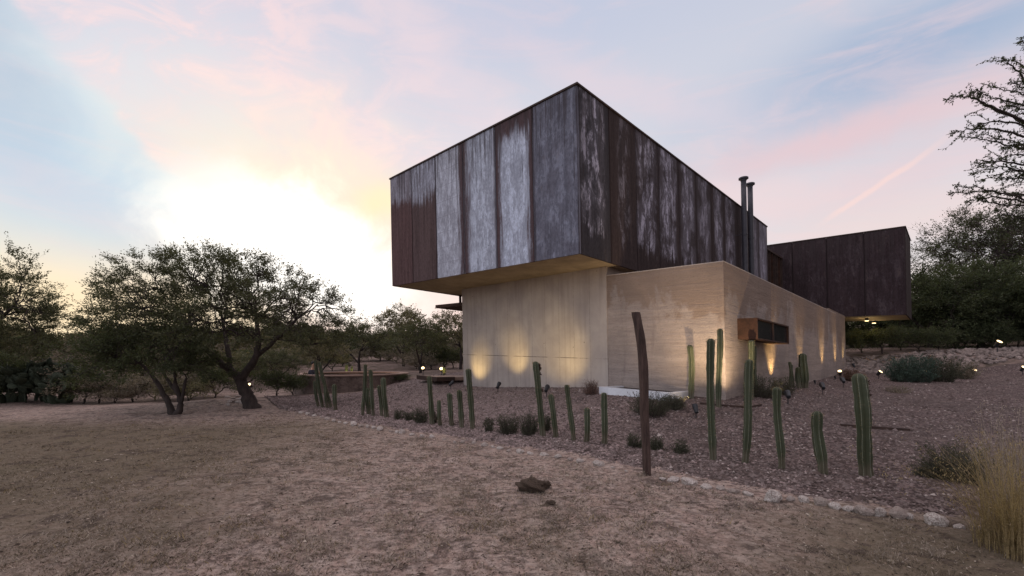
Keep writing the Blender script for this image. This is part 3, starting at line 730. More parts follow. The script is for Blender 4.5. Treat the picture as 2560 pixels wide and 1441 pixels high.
# ceiling lamps under the rear wing
def lens(mb, r, n=12):
    mb.tube([(0, 0, 0), (0, 0, .02)], r, n)
def house_pt(px, py, a=None, b=None, h=None):
    """where the sight line of a photo point meets a plane of the house frame"""
    best = None
    for Y in np.arange(8, 30, .02):
        X = (px - CX) / F * Y; Z = EYE - (py - HY) / F * Y
        hh = Z - EYE + .032 * X; Xc = X + .02 * hh
        dx, dy = Xc - 1.74414, Y - 11
        aa = -(dx * u2[1] - dy * u2[0]); bb = dx * u1[1] - dy * u1[0]
        e = abs((aa - a) if a is not None else (bb - b) if b is not None else (hh - h))
        if best is None or e < best[0]: best = (e, aa, bb, hh)
    return best[1:]
def spot(name, loc, target, power, size, parent=None, color=(1, .70, .32), blend=1.0, rad=.03):
    ld = bpy.data.lights.new(name, 'SPOT'); ld.energy = power; ld.spot_size = R(size); ld.spot_blend = blend; ld.color = color; ld.shadow_soft_size = rad
    o = bpy.data.objects.new(name, ld); COL.objects.link(o)
    d = Vector(target) - Vector(loc); o.rotation_euler = (-d).to_track_quat('Z', 'Y').to_euler()
    if parent is not None:
        o.parent = parent; o.location = Vector(loc) - parent.location
    else: o.location = loc
    return o
for px, py, lb in ((2167, 797, 'left'), (2185, 803, 'right')):
    a_, b_, h_ = house_pt(px, py, h=S0 - .02)
    p = Vector(W(a_, b_, S0 - .004))
    lamp = empty('ceiling_lamp', p, 'small lit ceiling spotlight under the dark rear wing, %s of the pair' % lb, 'lamp', 'ceiling spotlights under the rear wing')
    mb = MB(); mb.tube([(0, 0, 0), (0, 0, -.12)], .075, 14); mb.build('housing', M_black, lamp)
    mb = MB(); mb.tube([(0, 0, -.121), (0, 0, -.15)], .085, 14); mb.build('lens', M_bulb, lamp)
    ld = bpy.data.lights.new('lamp_light', 'POINT'); ld.energy = 9; ld.color = (1, .74, .36); ld.shadow_soft_size = .05
    lo_ = bpy.data.objects.new('lamp_light', ld); COL.objects.link(lo_); lo_.parent = lamp; lo_.location = (0, 0, -.32)

# ------------------------------------------------------------------ garden spotlights
G1 = 'black spotlights on stakes lighting the pale concrete wall'
def fixture(p, target, label, power, size, group, lit=False, light=True, scale=1.0, color=(1, .74, .30)):
    p = Vector(p); o = empty('garden_spotlight', p, label, 'spotlight', group)
    d = (Vector(target) - p).normalized(); hz = .17 * scale
    mb = MB(); mb.tube([(0, 0, -.05), (0, 0, hz)], .010 * scale, 6); mb.tube([(0, 0, 0), (0, 0, .012)], .05 * scale, 10); mb.build('stake', M_black, o)
    c = Vector((0, 0, hz + .03 * scale)); q = d.to_track_quat('Z', 'Y')
    mb = MB(); pr = [(-.075, .02), (-.07, .038), (.0, .045), (.06, .052), (.075, .055)]
    if not lit: pr += [(.12, .058)]
    mb.tube([c + d * (z * scale) for z, r in pr], [r * scale for z, r in pr], 12, cap=False); mb.tube([c + d * (-.076 * scale), c + d * (-.07 * scale)], .022 * scale, 12)
    hd = mb.build('head', M_black, o)
    mb = MB(); mb.tube([c + d * ((.070 if lit else .05) * scale), c + d * ((.080 if lit else .056) * scale)], (.047 if not lit else .054) * scale, 12); mb.build('lens', M_bulb if (lit or light) else M_glass, hd)
    if light:
        spot('spot_light', p + c + d * (.13 * scale), target, power, size, o, color=color)
        if group == G1: spot('spill_light', p + c + d * (.13 * scale), Vector(target) + Vector((0, 0, 1.2)), power * .17, 125, o, color=color)
    return o
def on_front(px, py):
    a_, b_, h_ = house_pt(px, py, b=1.95); return Vector(W(a_, b_, h_))
def on_side(px, py):
    a_, b_, h_ = house_pt(px, py, a=-2.77); return Vector(W(a_, b_, h_))
G1 = 'black spotlights on stakes lighting the pale concrete wall'
G2 = 'black spotlights on stakes lighting the long side wall'
fixture(gpt(1127, 976), on_front(1190, 918), 'leftmost black stake spotlight, by the left corner of the pale concrete wall', 80, 66, G1, scale=1.15)
fixture(gpt(1245, 984), on_front(1290, 885), 'middle black stake spotlight lighting the pale concrete wall', 100, 60, G1, scale=1.15)
fixture(gpt(1366, 996), on_front(1412, 872), 'rightmost black stake spotlight in front of the pale concrete wall', 135, 64, G1, scale=1.15)
fixture(gpt(1970, 1016), on_side(1928, 880), 'nearest black stake spotlight on the gravel, right of the bush under the window hood', 14, 50, G2, scale=1.2)
fixture(gpt(2057, 990), on_side(1995, 850), 'middle black stake spotlight beside the long side wall', 10, 50, G2, scale=1.2)
fixture(gpt(2108, 972), on_side(2050, 860), 'farthest black stake spotlight beside the end of the long side wall', 10, 50, G2, scale=1.2)
for px, pw_, ha, sz_, lb in ((1928, 150, .35, 66, 'tiny lamp against the side wall under the window hood'), (2000, 110, 1.3, 54, 'tiny lamp against the side wall behind the dark cactus pair'),
                        (2055, 150, .95, 48, 'tiny lamp against the far part of the side wall'), (2088, 130, .95, 48, 'tiny lamp at the very end of the side wall')):
    a_, b_, h_ = house_pt(px, 900, a=-2.775)
    q = Vector(W(-3.18, b_, -1)); q.z = h1(q.x, q.y)
    fixture(q, Vector(W(-2.775, b_, ha)), lb, pw_, sz_, 'tiny lamps at the foot of the side wall', scale=.6, color=(1, .66, .26))
# two wide flood lamps hidden by the planting that wash the rammed earth
fixture(gpt(1868, 1036), Vector(W(-2.77, 1.9, .75)), 'low floodlight in the gravel behind the second front cactus, aimed at the house corner', 300, 104, None, color=(1, .75, .46))
fixture(gpt(1740, 1050), Vector(W(-1.45, 1.7, 1.35)), 'low floodlight on the open gravel aimed at the rammed-earth front wall', 240, 92, None, color=(1, .75, .46))
# light strip at the end of the side wall
pl = []
for px, py, lb, sc, rot in ((2100, 950, 'glowing low lamp at the far end of the long side wall', 1.2, (-.3, .2)), (2197, 950, 'glowing low lamp just right of the tallest front cactus top', 1.2, (.3, 0)),
                   (2311, 951, 'glowing low lamp in front of the blue-green bushes', 1.25, (.2, 0)), (2433, 945, 'glowing low lamp on the gravel below the right end of the rubble bank', 1.25, (0, 0)),
                   (2556, 940, 'glowing low lamp at the right edge of the gravel', 1.25, (0, 0)), (2493, 882, 'large glowing lamp on top of the rubble bank', 2.0, (.1, 0))):
    p = gpt(px, py, 40)
    fixture(p, p + Vector((rot[0], -.55 + rot[1], .75)) * 2, lb, 9 if sc < 2 else 16, 120, 'lit lamps along the gravel on the right', lit=True, scale=sc * 1.1)
a_, b_, h_ = house_pt(2102, 860, b=16.4)
rw_ = Vector(W(-2.95, 18.2, -1.0)); rw_.z = h1(rw_.x, rw_.y) + .05
fixture(rw_, Vector(W(-2.5, 18.5, .9)), 'small spotlight washing the return wall under the rear wing', 40, 60, None, scale=1.0)
for px, py, lb in ((1058, 938, 'round glowing lamp at the foot of the small tree left of the concrete wall'), (1104, 941, 'round glowing lamp below the small lit cactus')):
    p = gpt(px, py, 40); fixture(p, p + Vector((.0, -.75, .6)), lb, 10, 120, 'round lamps by the small tree', lit=True, scale=1.5)
p = gpt(626, 985, 40); fixture(p + Vector((0, 0, .1)), p + Vector((-.1, -.9, .7)), 'small glowing lamp behind the leaning mesquite trunk', 8, 120, None, lit=True, scale=1.3)

# ------------------------------------------------------------------ planter and edging
pl = prism('planter', [(-.05, .62), (-1.95, .62), (-1.95, .70), (-.05, .70)], -1.25, -.70, M_white, parent=None)
for q in pl.data.vertices: pass
pl.location = HL; tag(pl, 'low white rendered planter box against the rammed-earth wall', 'planter')
def pl_part(name, boxes, mat):
    o = part(name, boxes, mat); o.parent = pl; return o
pl_part('side_wall', [(-.13, -.05, .702, 1.70, -1.25, -.702)], M_white); pl_part('side_wall', [(-1.95, -1.87, .702, 1.70, -1.25, -.702)], M_white)
pl_part('soil', [(-1.868, -.132, .702, 1.70, -1.2, -.74)], M_soil)
def board(p0, p1, label, h=.10, w=.03, name='edging_board', mat=M_rustdark, group='rusty steel edging boards in the gravel', lift=0):
    p0 = Vector(p0); p1 = Vector(p1); d = (p1 - p0); d.z = 0; n = Vector((-d.y, d.x, 0)).normalized() * w
    mb = MB(); v = []
    for z in (-.06, h):
        for p in (p0, p1):
            for s in (0, 1): v.append(p + n * s + Vector((0, 0, z + lift)))
    mb.add(v, [(0, 1, 3, 2), (4, 6, 7, 5), (0, 2, 6, 4), (1, 5, 7, 3), (0, 4, 5, 1), (2, 3, 7, 6)])
    o = mb.build(name, mat, loc=tuple(p0)); return tag(o, label, 'edging', group)
board(gpt(1750, 1017), gpt(1795, 1021), 'short rusty edging board left of the tall cactus before the house corner', .08)
board(gpt(1797, 1021), gpt(1862, 1026), 'rusty edging board between the two tall cacti before the house corner', .08)
board(gpt(1864, 1028), gpt(1905, 1020), 'rusty edging board angled away right of the tall cacti before the house corner', .08)
board(gpt(2105, 1072), gpt(2276, 1084), 'long dark rusty beam lying on the gravel behind the stoutest cactus', .075, .07, 'steel_beam', group=None)
board(gpt(1480, 1020), gpt(1565, 1029), 'thin dark edging strip in the gravel below the white planter', .03, .02)

# ------------------------------------------------------------------ cacti
def at(px, Y): return ((px - CX) / F * Y, Y)
def cactus(pb, pt, wpx, label, group, curve=0.0, ribs=6, base=None, fruits=0, name='column_cactus'):
    p = base if base is not None else gpt(*pb)
    xt, zt = up_to(p, *pt); h = zt - p.z; r = wpx / 2 / F * p.y * 1.06
    mb = MB(); K = 26; n = ribs * 4
    ph = random.random() * 6.28; V = []; at = []
    zs = np.r_[np.linspace(-.08, h - r * .9, K - 6), h - r * .9 + r * .9 * np.sin(np.linspace(.22, 1.5708, 6))]
    for i, z in enumerate(zs):
        tt = max(0, z) / h
        cx = (xt - p.x) * tt + curve * math.sin(tt * math.pi) ; cy = .03 * math.sin(tt * 5 + ph)
        q = (z - (h - r * .9)) / (r * .9)
        rr = r * (1 + .06 * math.sin(z * (5 + ph) + ph) + .045 * math.sin(z * (13 + ph) + 2) + .03 * math.sin(z * 29)) * (.86 + .14 * min(1, tt * 4))
        if q > 0: rr *= math.sqrt(max(0, 1 - min(1, q) ** 2 * .985))
        for j in range(n):
            th = j / n * 2 * math.pi + ph + .15 * math.sin(z * 1.5)
            s = abs(math.sin(th * ribs / 2 - ph * ribs / 2 - .075 * ribs * math.sin(z * 1.5)))
            s = (j % 4)
            k = {0: 1.0, 1: .86, 2: .70, 3: .86}[s]
            k *= 1 + random.gauss(0, .022); V.append((cx + rr * k * math.cos(th), cy + rr * k * math.sin(th), z)); at.append({0: 1., 1: .3, 2: 0., 3: .3}[s])
    L = len(zs); Fc = [(i * n + j, i * n + (j + 1) % n, (i + 1) * n + (j + 1) % n, (i + 1) * n + j) for i in range(L - 1) for j in range(n)]
    Fc.append(tuple((L - 1) * n + j for j in range(n)))
    mb.add(V, Fc, 0, at)
    o = empty(name, p, label, 'cactus', group)
    mb.build('stem', M_cactus, o, attr='ridge')
    # spines
    ns = int(260 * h); k = rng.integers(3, L - 2, ns); jj = rng.integers(0, ribs, ns) * 4
    Va = np.array(V); P0 = Va[k * n + jj]; ctr = np.array([Va[i * n:(i + 1) * n].mean(0) for i in range(L)])[k]
    d = P0 - ctr; d /= np.linalg.norm(d, axis=1)[:, None] + 1e-9; d += rng.normal(0, .5, d.shape)
    P0 = P0 + (Va[np.minimum(k + 1, L - 1) * n + jj] - P0) * rng.random((ns, 1))
    w = rng.normal(0, 1, d.shape); w /= np.linalg.norm(w, axis=1)[:, None]
    tri = np.stack([P0 - w * .0016, P0 + w * .0022, P0 + d * .026], 1)
    sp = fast_mesh('spines', tri, 3, [M_straw]); sp.parent = o
    if fruits:
        mb = MB()
        for f_ in range(fruits):
            z = h * (1 - .04 - .17 * random.random()) if f_ < fruits * .7 else h * .62
            c = np.array([xt - p.x, 0, z]) * np.array([z / h, 1, 1]) + np.array([r * .9, -.03 * random.random(), 0])
            for s in range(9):
                dd = rng.normal(0, 1, 3); dd[0] = abs(dd[0]); dd /= np.linalg.norm(dd)
                mb.tube([c, c + dd * .055], [.012, .001], 4)
        mb.build('dried_fruit', M_rustdark, o)
    return o
GA = 'slender column cacti in the far left cluster'; GB = 'column cacti in the second cluster from the left'
GC = 'spaced column cacti left of the concrete wall corner'; GD = 'column cacti in front of the concrete wall'
GE = 'column cacti growing against the rammed-earth walls'; GF = 'large front row of column cacti right of the wooden post'
for pb, pt, w, lb, gr, cv in [
    ((795, 1020), (786, 952), 8, 'leftmost short cactus of the far left cluster', GA, 0), ((806, 1023), (788, 900), 9, 'tall leaning cactus of the far left cluster, left of the two tall ones', GA, 0),
    ((818, 1024), (812, 962), 7, 'short thin cactus in the middle of the far left cluster', GA, 0), ((827, 1023), (798, 904), 8, 'most strongly leaning tall cactus of the far left cluster', GA, 0),
    ((840, 1029), (834, 961), 10, 'rightmost cactus of the far left cluster', GA, 0),
    ((907, 1042), (914, 911), 9, 'tallest cactus of the second cluster, bowed to the right at its top', GB, 0), ((921, 1041), (919, 970), 10, 'short cactus between the two tall ones of the second cluster', GB, 0),
    ((934, 1043), (925, 924), 9, 'straight tall cactus leaning left in the second cluster', GB, 0), ((954, 1045), (948, 963), 9, 'thin dark-topped cactus second from right in the second cluster', GB, 0),
    ((966, 1048), (958, 944), 12, 'thick rightmost cactus of the second cluster', GB, 0),
    ((1080, 1065), (1074, 940), 12, 'tall cactus at the left end of the spaced row, above the low shrubs', GC, 0), ((1100, 1069), (1097, 1001), 10, 'shortest cactus of the spaced row', GC, 0),
    ((1130, 1068), (1123, 983), 12, 'middle cactus of the spaced row with a dead bud on its side', GC, 0), ((1155, 1073), (1148, 975), 12, 'fourth cactus of the spaced row, leaning left', GC, 0),
    ((1182, 1077), (1171, 922), 13, 'tallest cactus of the spaced row, against the lit concrete corner', GC, 0),
    ((1391, 1099), (1377, 986), 13, 'leaning cactus just right of the one with dried fruit', GD, 0), ((1435, 1106), (1417, 962), 12, 'leaning slender cactus midway between fruited cactus and wooden post', GD, 0),
    ((1467, 1111), (1468, 1020), 15, 'shortest stout cactus left of the wooden post', GD, 0), ((1511, 1115), (1511, 982), 16, 'straight cactus nearest the wooden post, before the white planter', GD, 0),
    ((1781, 1156), (1776, 847), 18, 'tallest cactus of the front row, first right of the wooden post', GF, 0), ((1862, 1165), (1875, 899), 18, 'second cactus of the front row, leaning right below the window hood', GF, 0),
    ((1952, 1177), (1943, 968), 19, 'third cactus of the front row, with a pale crown', GF, 0), ((2054, 1192), (2044, 1028), 24, 'shortest cactus of the front row', GF, 0)]:
    cactus(pb, pt, w, lb, gr, cv)
cactus((1358, 1096), (1339, 904), 15, 'tall leaning cactus with dried fruit on its right side', GD, fruits=6)
cactus((2172, 1200), (2148, 934), 31, 'stoutest cactus of the front row, rightmost, with dead flower stalks near its top', GF, fruits=5, curve=-.02)
def wallbase(a, b):
    x, y, z = W(a, b, -1); return Vector((x, y, h1(x, y)))
def pxof(p): return CX + F * p.x / p.y
cactus((0, 0), (1723, 863), 15, 'S-curved cactus against the rammed-earth front wall', GE, curve=.05, base=wallbase(-2.11, 1.35))
cactus((0, 0), (1799, 822), 13, 'tallest cactus at the rammed-earth wall, left of the house corner', GE, base=wallbase(-2.90, .95))
for a_, b_, top, w, lb, rb in ((-3.12, 2.35, 851, 13, 'lit cactus at the side wall directly left of the window hood', 6), (-3.02, 2.95, 864, 11, 'lit thin cactus at the side wall just under the window hood', 6),
                       (-3.02, 6.25, 905, 7, 'thin pale reed-like cactus left of the dark pair by the side wall', 5), (-3.02, 6.5, 912, 6, 'second thin pale cactus left of the dark pair by the side wall', 5)):
    p = wallbase(a_, b_); x = pxof(p)
    cactus((0, 0), (x - 2, top), w, lb, GE, base=p, ribs=rb)
cactus((1996, 975), (1994, 918), 12, 'short dark cactus, left of the pair by the side wall', GE, base=Vector((*at(1997, 13.3), h1(*at(1997, 13.3)))))
cactus((2009, 974), (2008, 884), 18, 'tall dark flat-topped cactus, right of the pair by the side wall', GE, base=Vector((*at(2010, 13.4), h1(*at(2010, 13.4)))))
# yellow lit plants far left of the house
for px, py0, py1, w, lb in ((866, 934, 911, 6, 'small yellow-lit pointed cactus behind the stone ring, left one'), (880, 934, 915, 5, 'small yellow-lit pointed cactus behind the stone ring, right one'),
                       (1110, 937, 918, 7, 'small yellow-lit cactus above the round lamp by the deck')):
    p = gpt(px, py0 + 4, 50) if px > 1000 else Vector(((px - CX) / F * 24.5, 24.5, h1((px - CX) / F * 24.5, 24.5)))
    c = cactus((0, 0), (px, py1), w, lb, 'small lit cacti in the background', base=p)
    spot('uplight', p + Vector((.1, -.45, .12)), p + Vector((0, 0, .4)), 22, 70, c, color=(1, .85, .25))

# ------------------------------------------------------------------ wooden post
pb = gpt(1617, 1188)
def post():
    prof = [(1617, 1196, 10.5), (1615, 1120, 11), (1612, 1040, 11.5), (1610, 960, 12), (1606, 905, 11.5), (1601, 850, 11), (1594, 805, 10.8), (1589.5, 781, 10.5)]
    mb = MB(); pts = []; rad = []
    for px, py, r in prof:
        pts.append(((px - CX) / F * pb.y - pb.x, .03 * math.sin(py * .02), EYE - (py - HY) / F * pb.y - pb.z)); rad.append(r / F * pb.y)
    pts[0] = (pts[0][0], pts[0][1], -.12)
    P = np.array(pts); tt = np.linspace(0, 1, 40); s = np.linspace(0, 1, len(P))
    Q = np.stack([np.interp(tt, s, P[:, i]) for i in range(3)], 1); rr = np.interp(tt, s, rad)
    for _ in range(2): Q[1:-1] = (Q[:-2] + Q[1:-1] * 2 + Q[2:]) / 4
    n = 14; V = []
    for i in range(40):
        tw = tt[i] * .9
        for j in range(n):
            th = j / n * 6.283
            k = 1 / max(abs(math.cos(th)), abs(math.sin(th))) ** .55 * .90 * (1 + .05 * math.sin(3 * th + tt[i] * 9) + .03 * math.sin(tt[i] * 30 + th * 2))
            if j in (3, 10): k *= .86
            V.append(Q[i] + rr[i] * k * np.array([math.cos(th + tw), math.sin(th + tw) * .8, 0]))
    Fc = [(i * n + j, i * n + (j + 1) % n, (i + 1) * n + (j + 1) % n, (i + 1) * n + j) for i in range(39) for j in range(n)]
    Fc.append(tuple(39 * n + j for j in range(n)))
    mb.add(V, Fc); o = mb.build('wooden_post', M_wood); o.location = pb
    tag(o, 'tall bent weathered wooden post at the edge of the dry lawn', 'post')
post()

# ------------------------------------------------------------------ rocks
def rock_mesh(seed, sub=2, rough=.22, flat_=.6):
    r = np.random.default_rng(seed); bm = bmesh.new(); bmesh.ops.create_icosphere(bm, subdivisions=sub, radius=1)
    ax = [r.normal(0, 1, 3) for _ in range(7)]; ax = [a / np.linalg.norm(a) for a in ax]; dd = r.uniform(.62, .92, 7); ph = r.random(9) * 6
    for v in bm.verts:
        p = np.array(v.co); 
        for a, d in zip(ax, dd):
            e = p @ a
            if e > d: p = p - a * (e - d) * .85
        p *= 1 + rough * .5 * math.sin(p[0] * 5 + ph[0]) * math.sin(p[1] * 4.3 + ph[1]) + rough * .4 * math.sin(p[2] * 8 + ph[2] + p[0] * 6) + r.normal(0, rough * .10)
        v.co = p
    me = bpy.data.meshes.new('border_stone'); bm.to_mesh(me); bm.free(); me.materials.append(M_stone); return me
rock_vars = [rock_mesh(i) for i in range(7)]
stones = [(753, 1034, 10, 5), (770, 1037, 8, 4), (787, 1042, 9, 5), (805, 1047, 10, 5), (820, 1050, 10, 5), (835, 1054, 9, 5), (885, 1064, 14, 8), (903, 1068, 10, 6), (920, 1071, 8, 6), (935, 1072, 9, 6),
          (950, 1076, 12, 6), (978, 1081, 8, 4), (993, 1084, 9, 7), (1005, 1085, 12, 9), (1080, 1095, 8, 5), (1137, 1108, 7, 5), (1157, 1108, 9, 6), (1185, 1110, 11, 6), (1212, 1116, 17, 10), (1250, 1124, 13, 6),
          (1300, 1133, 20, 12), (1325, 1137, 16, 6), (1360, 1140, 18, 6), (1395, 1146, 14, 7), (1425, 1153, 14, 8), (1450, 1156, 17, 8), (1496, 1165, 30, 13), (1532, 1172, 14, 6), (1565, 1179, 12, 5), (1655, 1200, 22, 9),
          (1683, 1204, 30, 11), (1722, 1213, 42, 16), (1765, 1222, 34, 12), (1800, 1226, 22, 9), (1832, 1231, 38, 13), (1868, 1238, 26, 10), (1930, 1252, 44, 30), (1975, 1254, 22, 16), (2008, 1258, 30, 20), (2052, 1265, 40, 27), (2085, 1272, 34, 20),
          (2120, 1276, 30, 14), (2158, 1286, 50, 26), (2197, 1292, 32, 22), (2245, 1296, 44, 26), (2272, 1300, 20, 16), (2338, 1312, 56, 38), (2395, 1322, 30, 14), (2460, 1332, 36, 20),
          (850, 1058, 8, 4), (865, 1061, 8, 4), (1030, 1089, 9, 4), (1055, 1092, 8, 4), (1110, 1102, 9, 4), (1232, 1121, 9, 5), (1272, 1129, 10, 5)]
pale = {(1496, 1165), (1930, 1252), (1722, 1213), (1005, 1085), (2158, 1286), (1300, 1133)}
secs = [(700, 845, 'below the far left cactus cluster'), (845, 960, 'below the second cactus cluster'), (960, 1100, 'left of the spaced cacti'), (1100, 1240, 'below the spaced cacti'), (1240, 1420, 'below the wide rosemary shrubs'),
        (1420, 1640, 'just left of the wooden post'), (1640, 1850, 'between wooden post and second front cactus'), (1850, 2080, 'below the third and fourth front cacti'), (2080, 2290, 'right of the stoutest cactus foot'), (2290, 2600, 'near the dry grass clump')]
ORD = 'first second third fourth fifth sixth seventh eighth ninth tenth eleventh twelfth thirteenth fourteenth fifteenth sixteenth seventeenth eighteenth nineteenth twentieth'.split() + ['twenty-' + q for q in 'first second third fourth fifth sixth seventh eighth ninth'.split()]
stones.sort(); seen_ = {}
for i, (px, py, w, h) in enumerate(stones):
    sec = [q[2] for q in secs if q[0] <= px < q[1]][0]; seen_[sec] = seen_.get(sec, 0) + 1
    auto = '%s border stone from the left in the stretch %s' % (ORD[seen_[sec] - 1], sec)
    p = gpt(px, py); me = rock_vars[i % 7]
    o = bpy.data.objects.new('border_stone', me); COL.objects.link(o)
    k_ = (1.6 if px < 1100 else 1.3 if px < 1500 else 1.0) * random.uniform(.8, 1.15)
    sx = w / 2 / F * p.y * k_; sz = h / 2 / F * p.y * 1.35 * k_
    o.location = p + Vector((0, -.01, sz * .38)); o.scale = (sx, sx * random.uniform(.6, .9), sz); o.rotation_euler = (random.uniform(-.2, .2), random.uniform(-.2, .2), random.uniform(-.5, .5))
    named = {(1496, 1165): 'smooth pale border stone just left of the wooden post', (1930, 1252): 'upright pale border stone in front of the third front cactus', (2338, 1312): 'large round border stone near the dry grass clump',
             (1722, 1213): 'long low white border stone right of the wooden post', (2158, 1286): 'flat-topped pale border block below the stoutest cactus', (1300, 1133): 'white border stone with a dark hollow below the shrubs',
             (1005, 1085): 'small bright border stone below the second cactus cluster', (2052, 1265): 'broad pinkish border stone below the shortest front cactus'}
    tag(o, named.get((px, py), auto), 'stone', 'stones edging the gravel bed')
def rock(name, px, py, w, h, mat, label, seed, rough=.5, cat='rock', ymax=60, group=None):
    p = gpt(px, py, ymax); me = rock_mesh(seed, 4, rough); me.materials[0] = mat; me.name = name
    o = bpy.data.objects.new(name, me); COL.objects.link(o); sx = w / 2 / F * p.y; sz = h / 2 / F * p.y
    o.location = p + Vector((0, 0, sz * .6)); o.scale = (sx, sx * .8, sz); return tag(o, label, cat, group)
rock('lava_rock', 1326, 1228, 72, 42, M_rock, 'dark pitted brown rock alone on the dry lawn', 31, .26)
rock('lava_rock', 1362, 1224, 34, 24, M_rock, 'small brown rock touching the right side of the larger lawn rock', 37, .3)
rock('small_rock', 1376, 1262, 26, 10, M_rock, 'flat dark clod on the lawn in front of the lava rock', 41)
rock('white_stone', 747, 984, 11, 14, M_stone, 'white round stone left of the far left cactus cluster', 43, .2, 'stone', 30)
for k in range(16):
    px = random.uniform(560, 622); py = 1003 + random.uniform(-8, 14) - (px - 560) * .12
    p = gpt(px, py, 30); o = bpy.data.objects.new('mound_stone', rock_vars[k % 7]); COL.objects.link(o)
    s = random.uniform(.06, .15); o.location = p + Vector((0, 0, s * .2)); o.scale = (s, s, s * .5); o.rotation_euler = (0, 0, random.random() * 6)
    tag(o, 'flat pinkish stone on the small mound left of the leaning mesquite', 'stone', 'stones on the earth mound')

# ------------------------------------------------------------------ foliage
def leaves(P, D, size, ratio=.45, spread=.6):
    """quads at points P with directions D"""
    n = len(P); d = D + rng.normal(0, spread, (n, 3)); d /= np.linalg.norm(d, axis=1)[:, None] + 1e-9
    w = np.cross(d, rng.normal(0, 1, (n, 3))); w /= np.linalg.norm(w, axis=1)[:, None] + 1e-9
    s = size * rng.uniform(.6, 1.4, n)[:, None]
    a = P; b = P + d * s * .5 + w * s * ratio * .5; c = P + d * s; e = P + d * s * .5 - w * s * ratio * .5
    return np.stack([a, b, c, e], 1)
def twig_tris(A, B, r):
    w = np.cross(B - A, rng.normal(0, 1, A.shape)); w /= np.linalg.norm(w, axis=1)[:, None] + 1e-9
    return np.stack([A - w * r, A + w * r, B + w * r * .35, B - w * r * .35], 1)
def crown_mesh(name, centers, crad, n_tw, n_lf, lsize, mats, outdir=None, flatten=.55, lspread=.035, tw_r=.004, bend=.35, tips=1.6):
    """feathery clumps: twigs fan from each centre, leaves sit along them"""
    C = np.repeat(centers, n_tw, 0); n = len(C)
    D = rng.normal(0, 1, (n, 3)); D[:, 2] = D[:, 2] * flatten + .15
    if outdir is not None: D += np.repeat(outdir, n_tw, 0) * 1.1
    D /= np.linalg.norm(D, axis=1)[:, None]
    Ln = crad * rng.uniform(.45, 1.0, n); Ln[rng.random(n) < .12] *= tips
    Bv = C + D * Ln[:, None]
    mid = (C + Bv) / 2 + rng.normal(0, .06, (n, 3)) * crad
    tw = np.concatenate([twig_tris(C, mid, tw_r), twig_tris(mid, Bv, tw_r * .7)])
    k = np.repeat(np.arange(n), n_lf); u = rng.random(len(k)) ** .8
    P = np.where(u[:, None] < .5, C[k] + (mid[k] - C[k]) * (u * 2)[:, None], mid[k] + (Bv[k] - mid[k]) * (u * 2 - 1)[:, None])
    P = P + rng.normal(0, lspread, P.shape)
    lf = leaves(P, D[k], lsize)
    V = np.concatenate([tw, lf]); mi = np.r_[np.ones(len(tw)), np.zeros(len(lf))]
    return fast_mesh(name, V, 4, mats, mi)
def dome_points(n, c, rx, ry, rz, lo=-.3, shell=.35, noise=.18, hole=0):
    d = rng.normal(0, 1, (n * 3, 3)); d /= np.linalg.norm(d, axis=1)[:, None]
    d = d[d[:, 2] > lo][:n]; r = 1 - shell * rng.random(len(d)) ** 1.3
    lump = 1 + noise * np.sin(d[:, 0] * 6 + 1) * np.sin(d[:, 1] * 5 + 2) + noise * .6 * np.sin(d[:, 0] * 13)
    return np.array(c) + d * (r * lump)[:, None] * np.array([rx, ry, rz]), d
def limb(mb, a, b, r0, r1, wig=.12, n=7, seg=6, arch=0.0):
    a = np.array(a, float); b = np.array(b, float); L = np.linalg.norm(b - a)
    t = np.linspace(0, 1, seg)[:, None]; P = a + (b - a) * t
    P[:, 2] += arch * L * np.sin(t[:, 0] * math.pi)
    P[1:-1] += rng.normal(0, wig * L / seg, (seg - 2, 3))
    mb.tube(P, np.linspace(r0, r1, seg), n, cap=False); return P
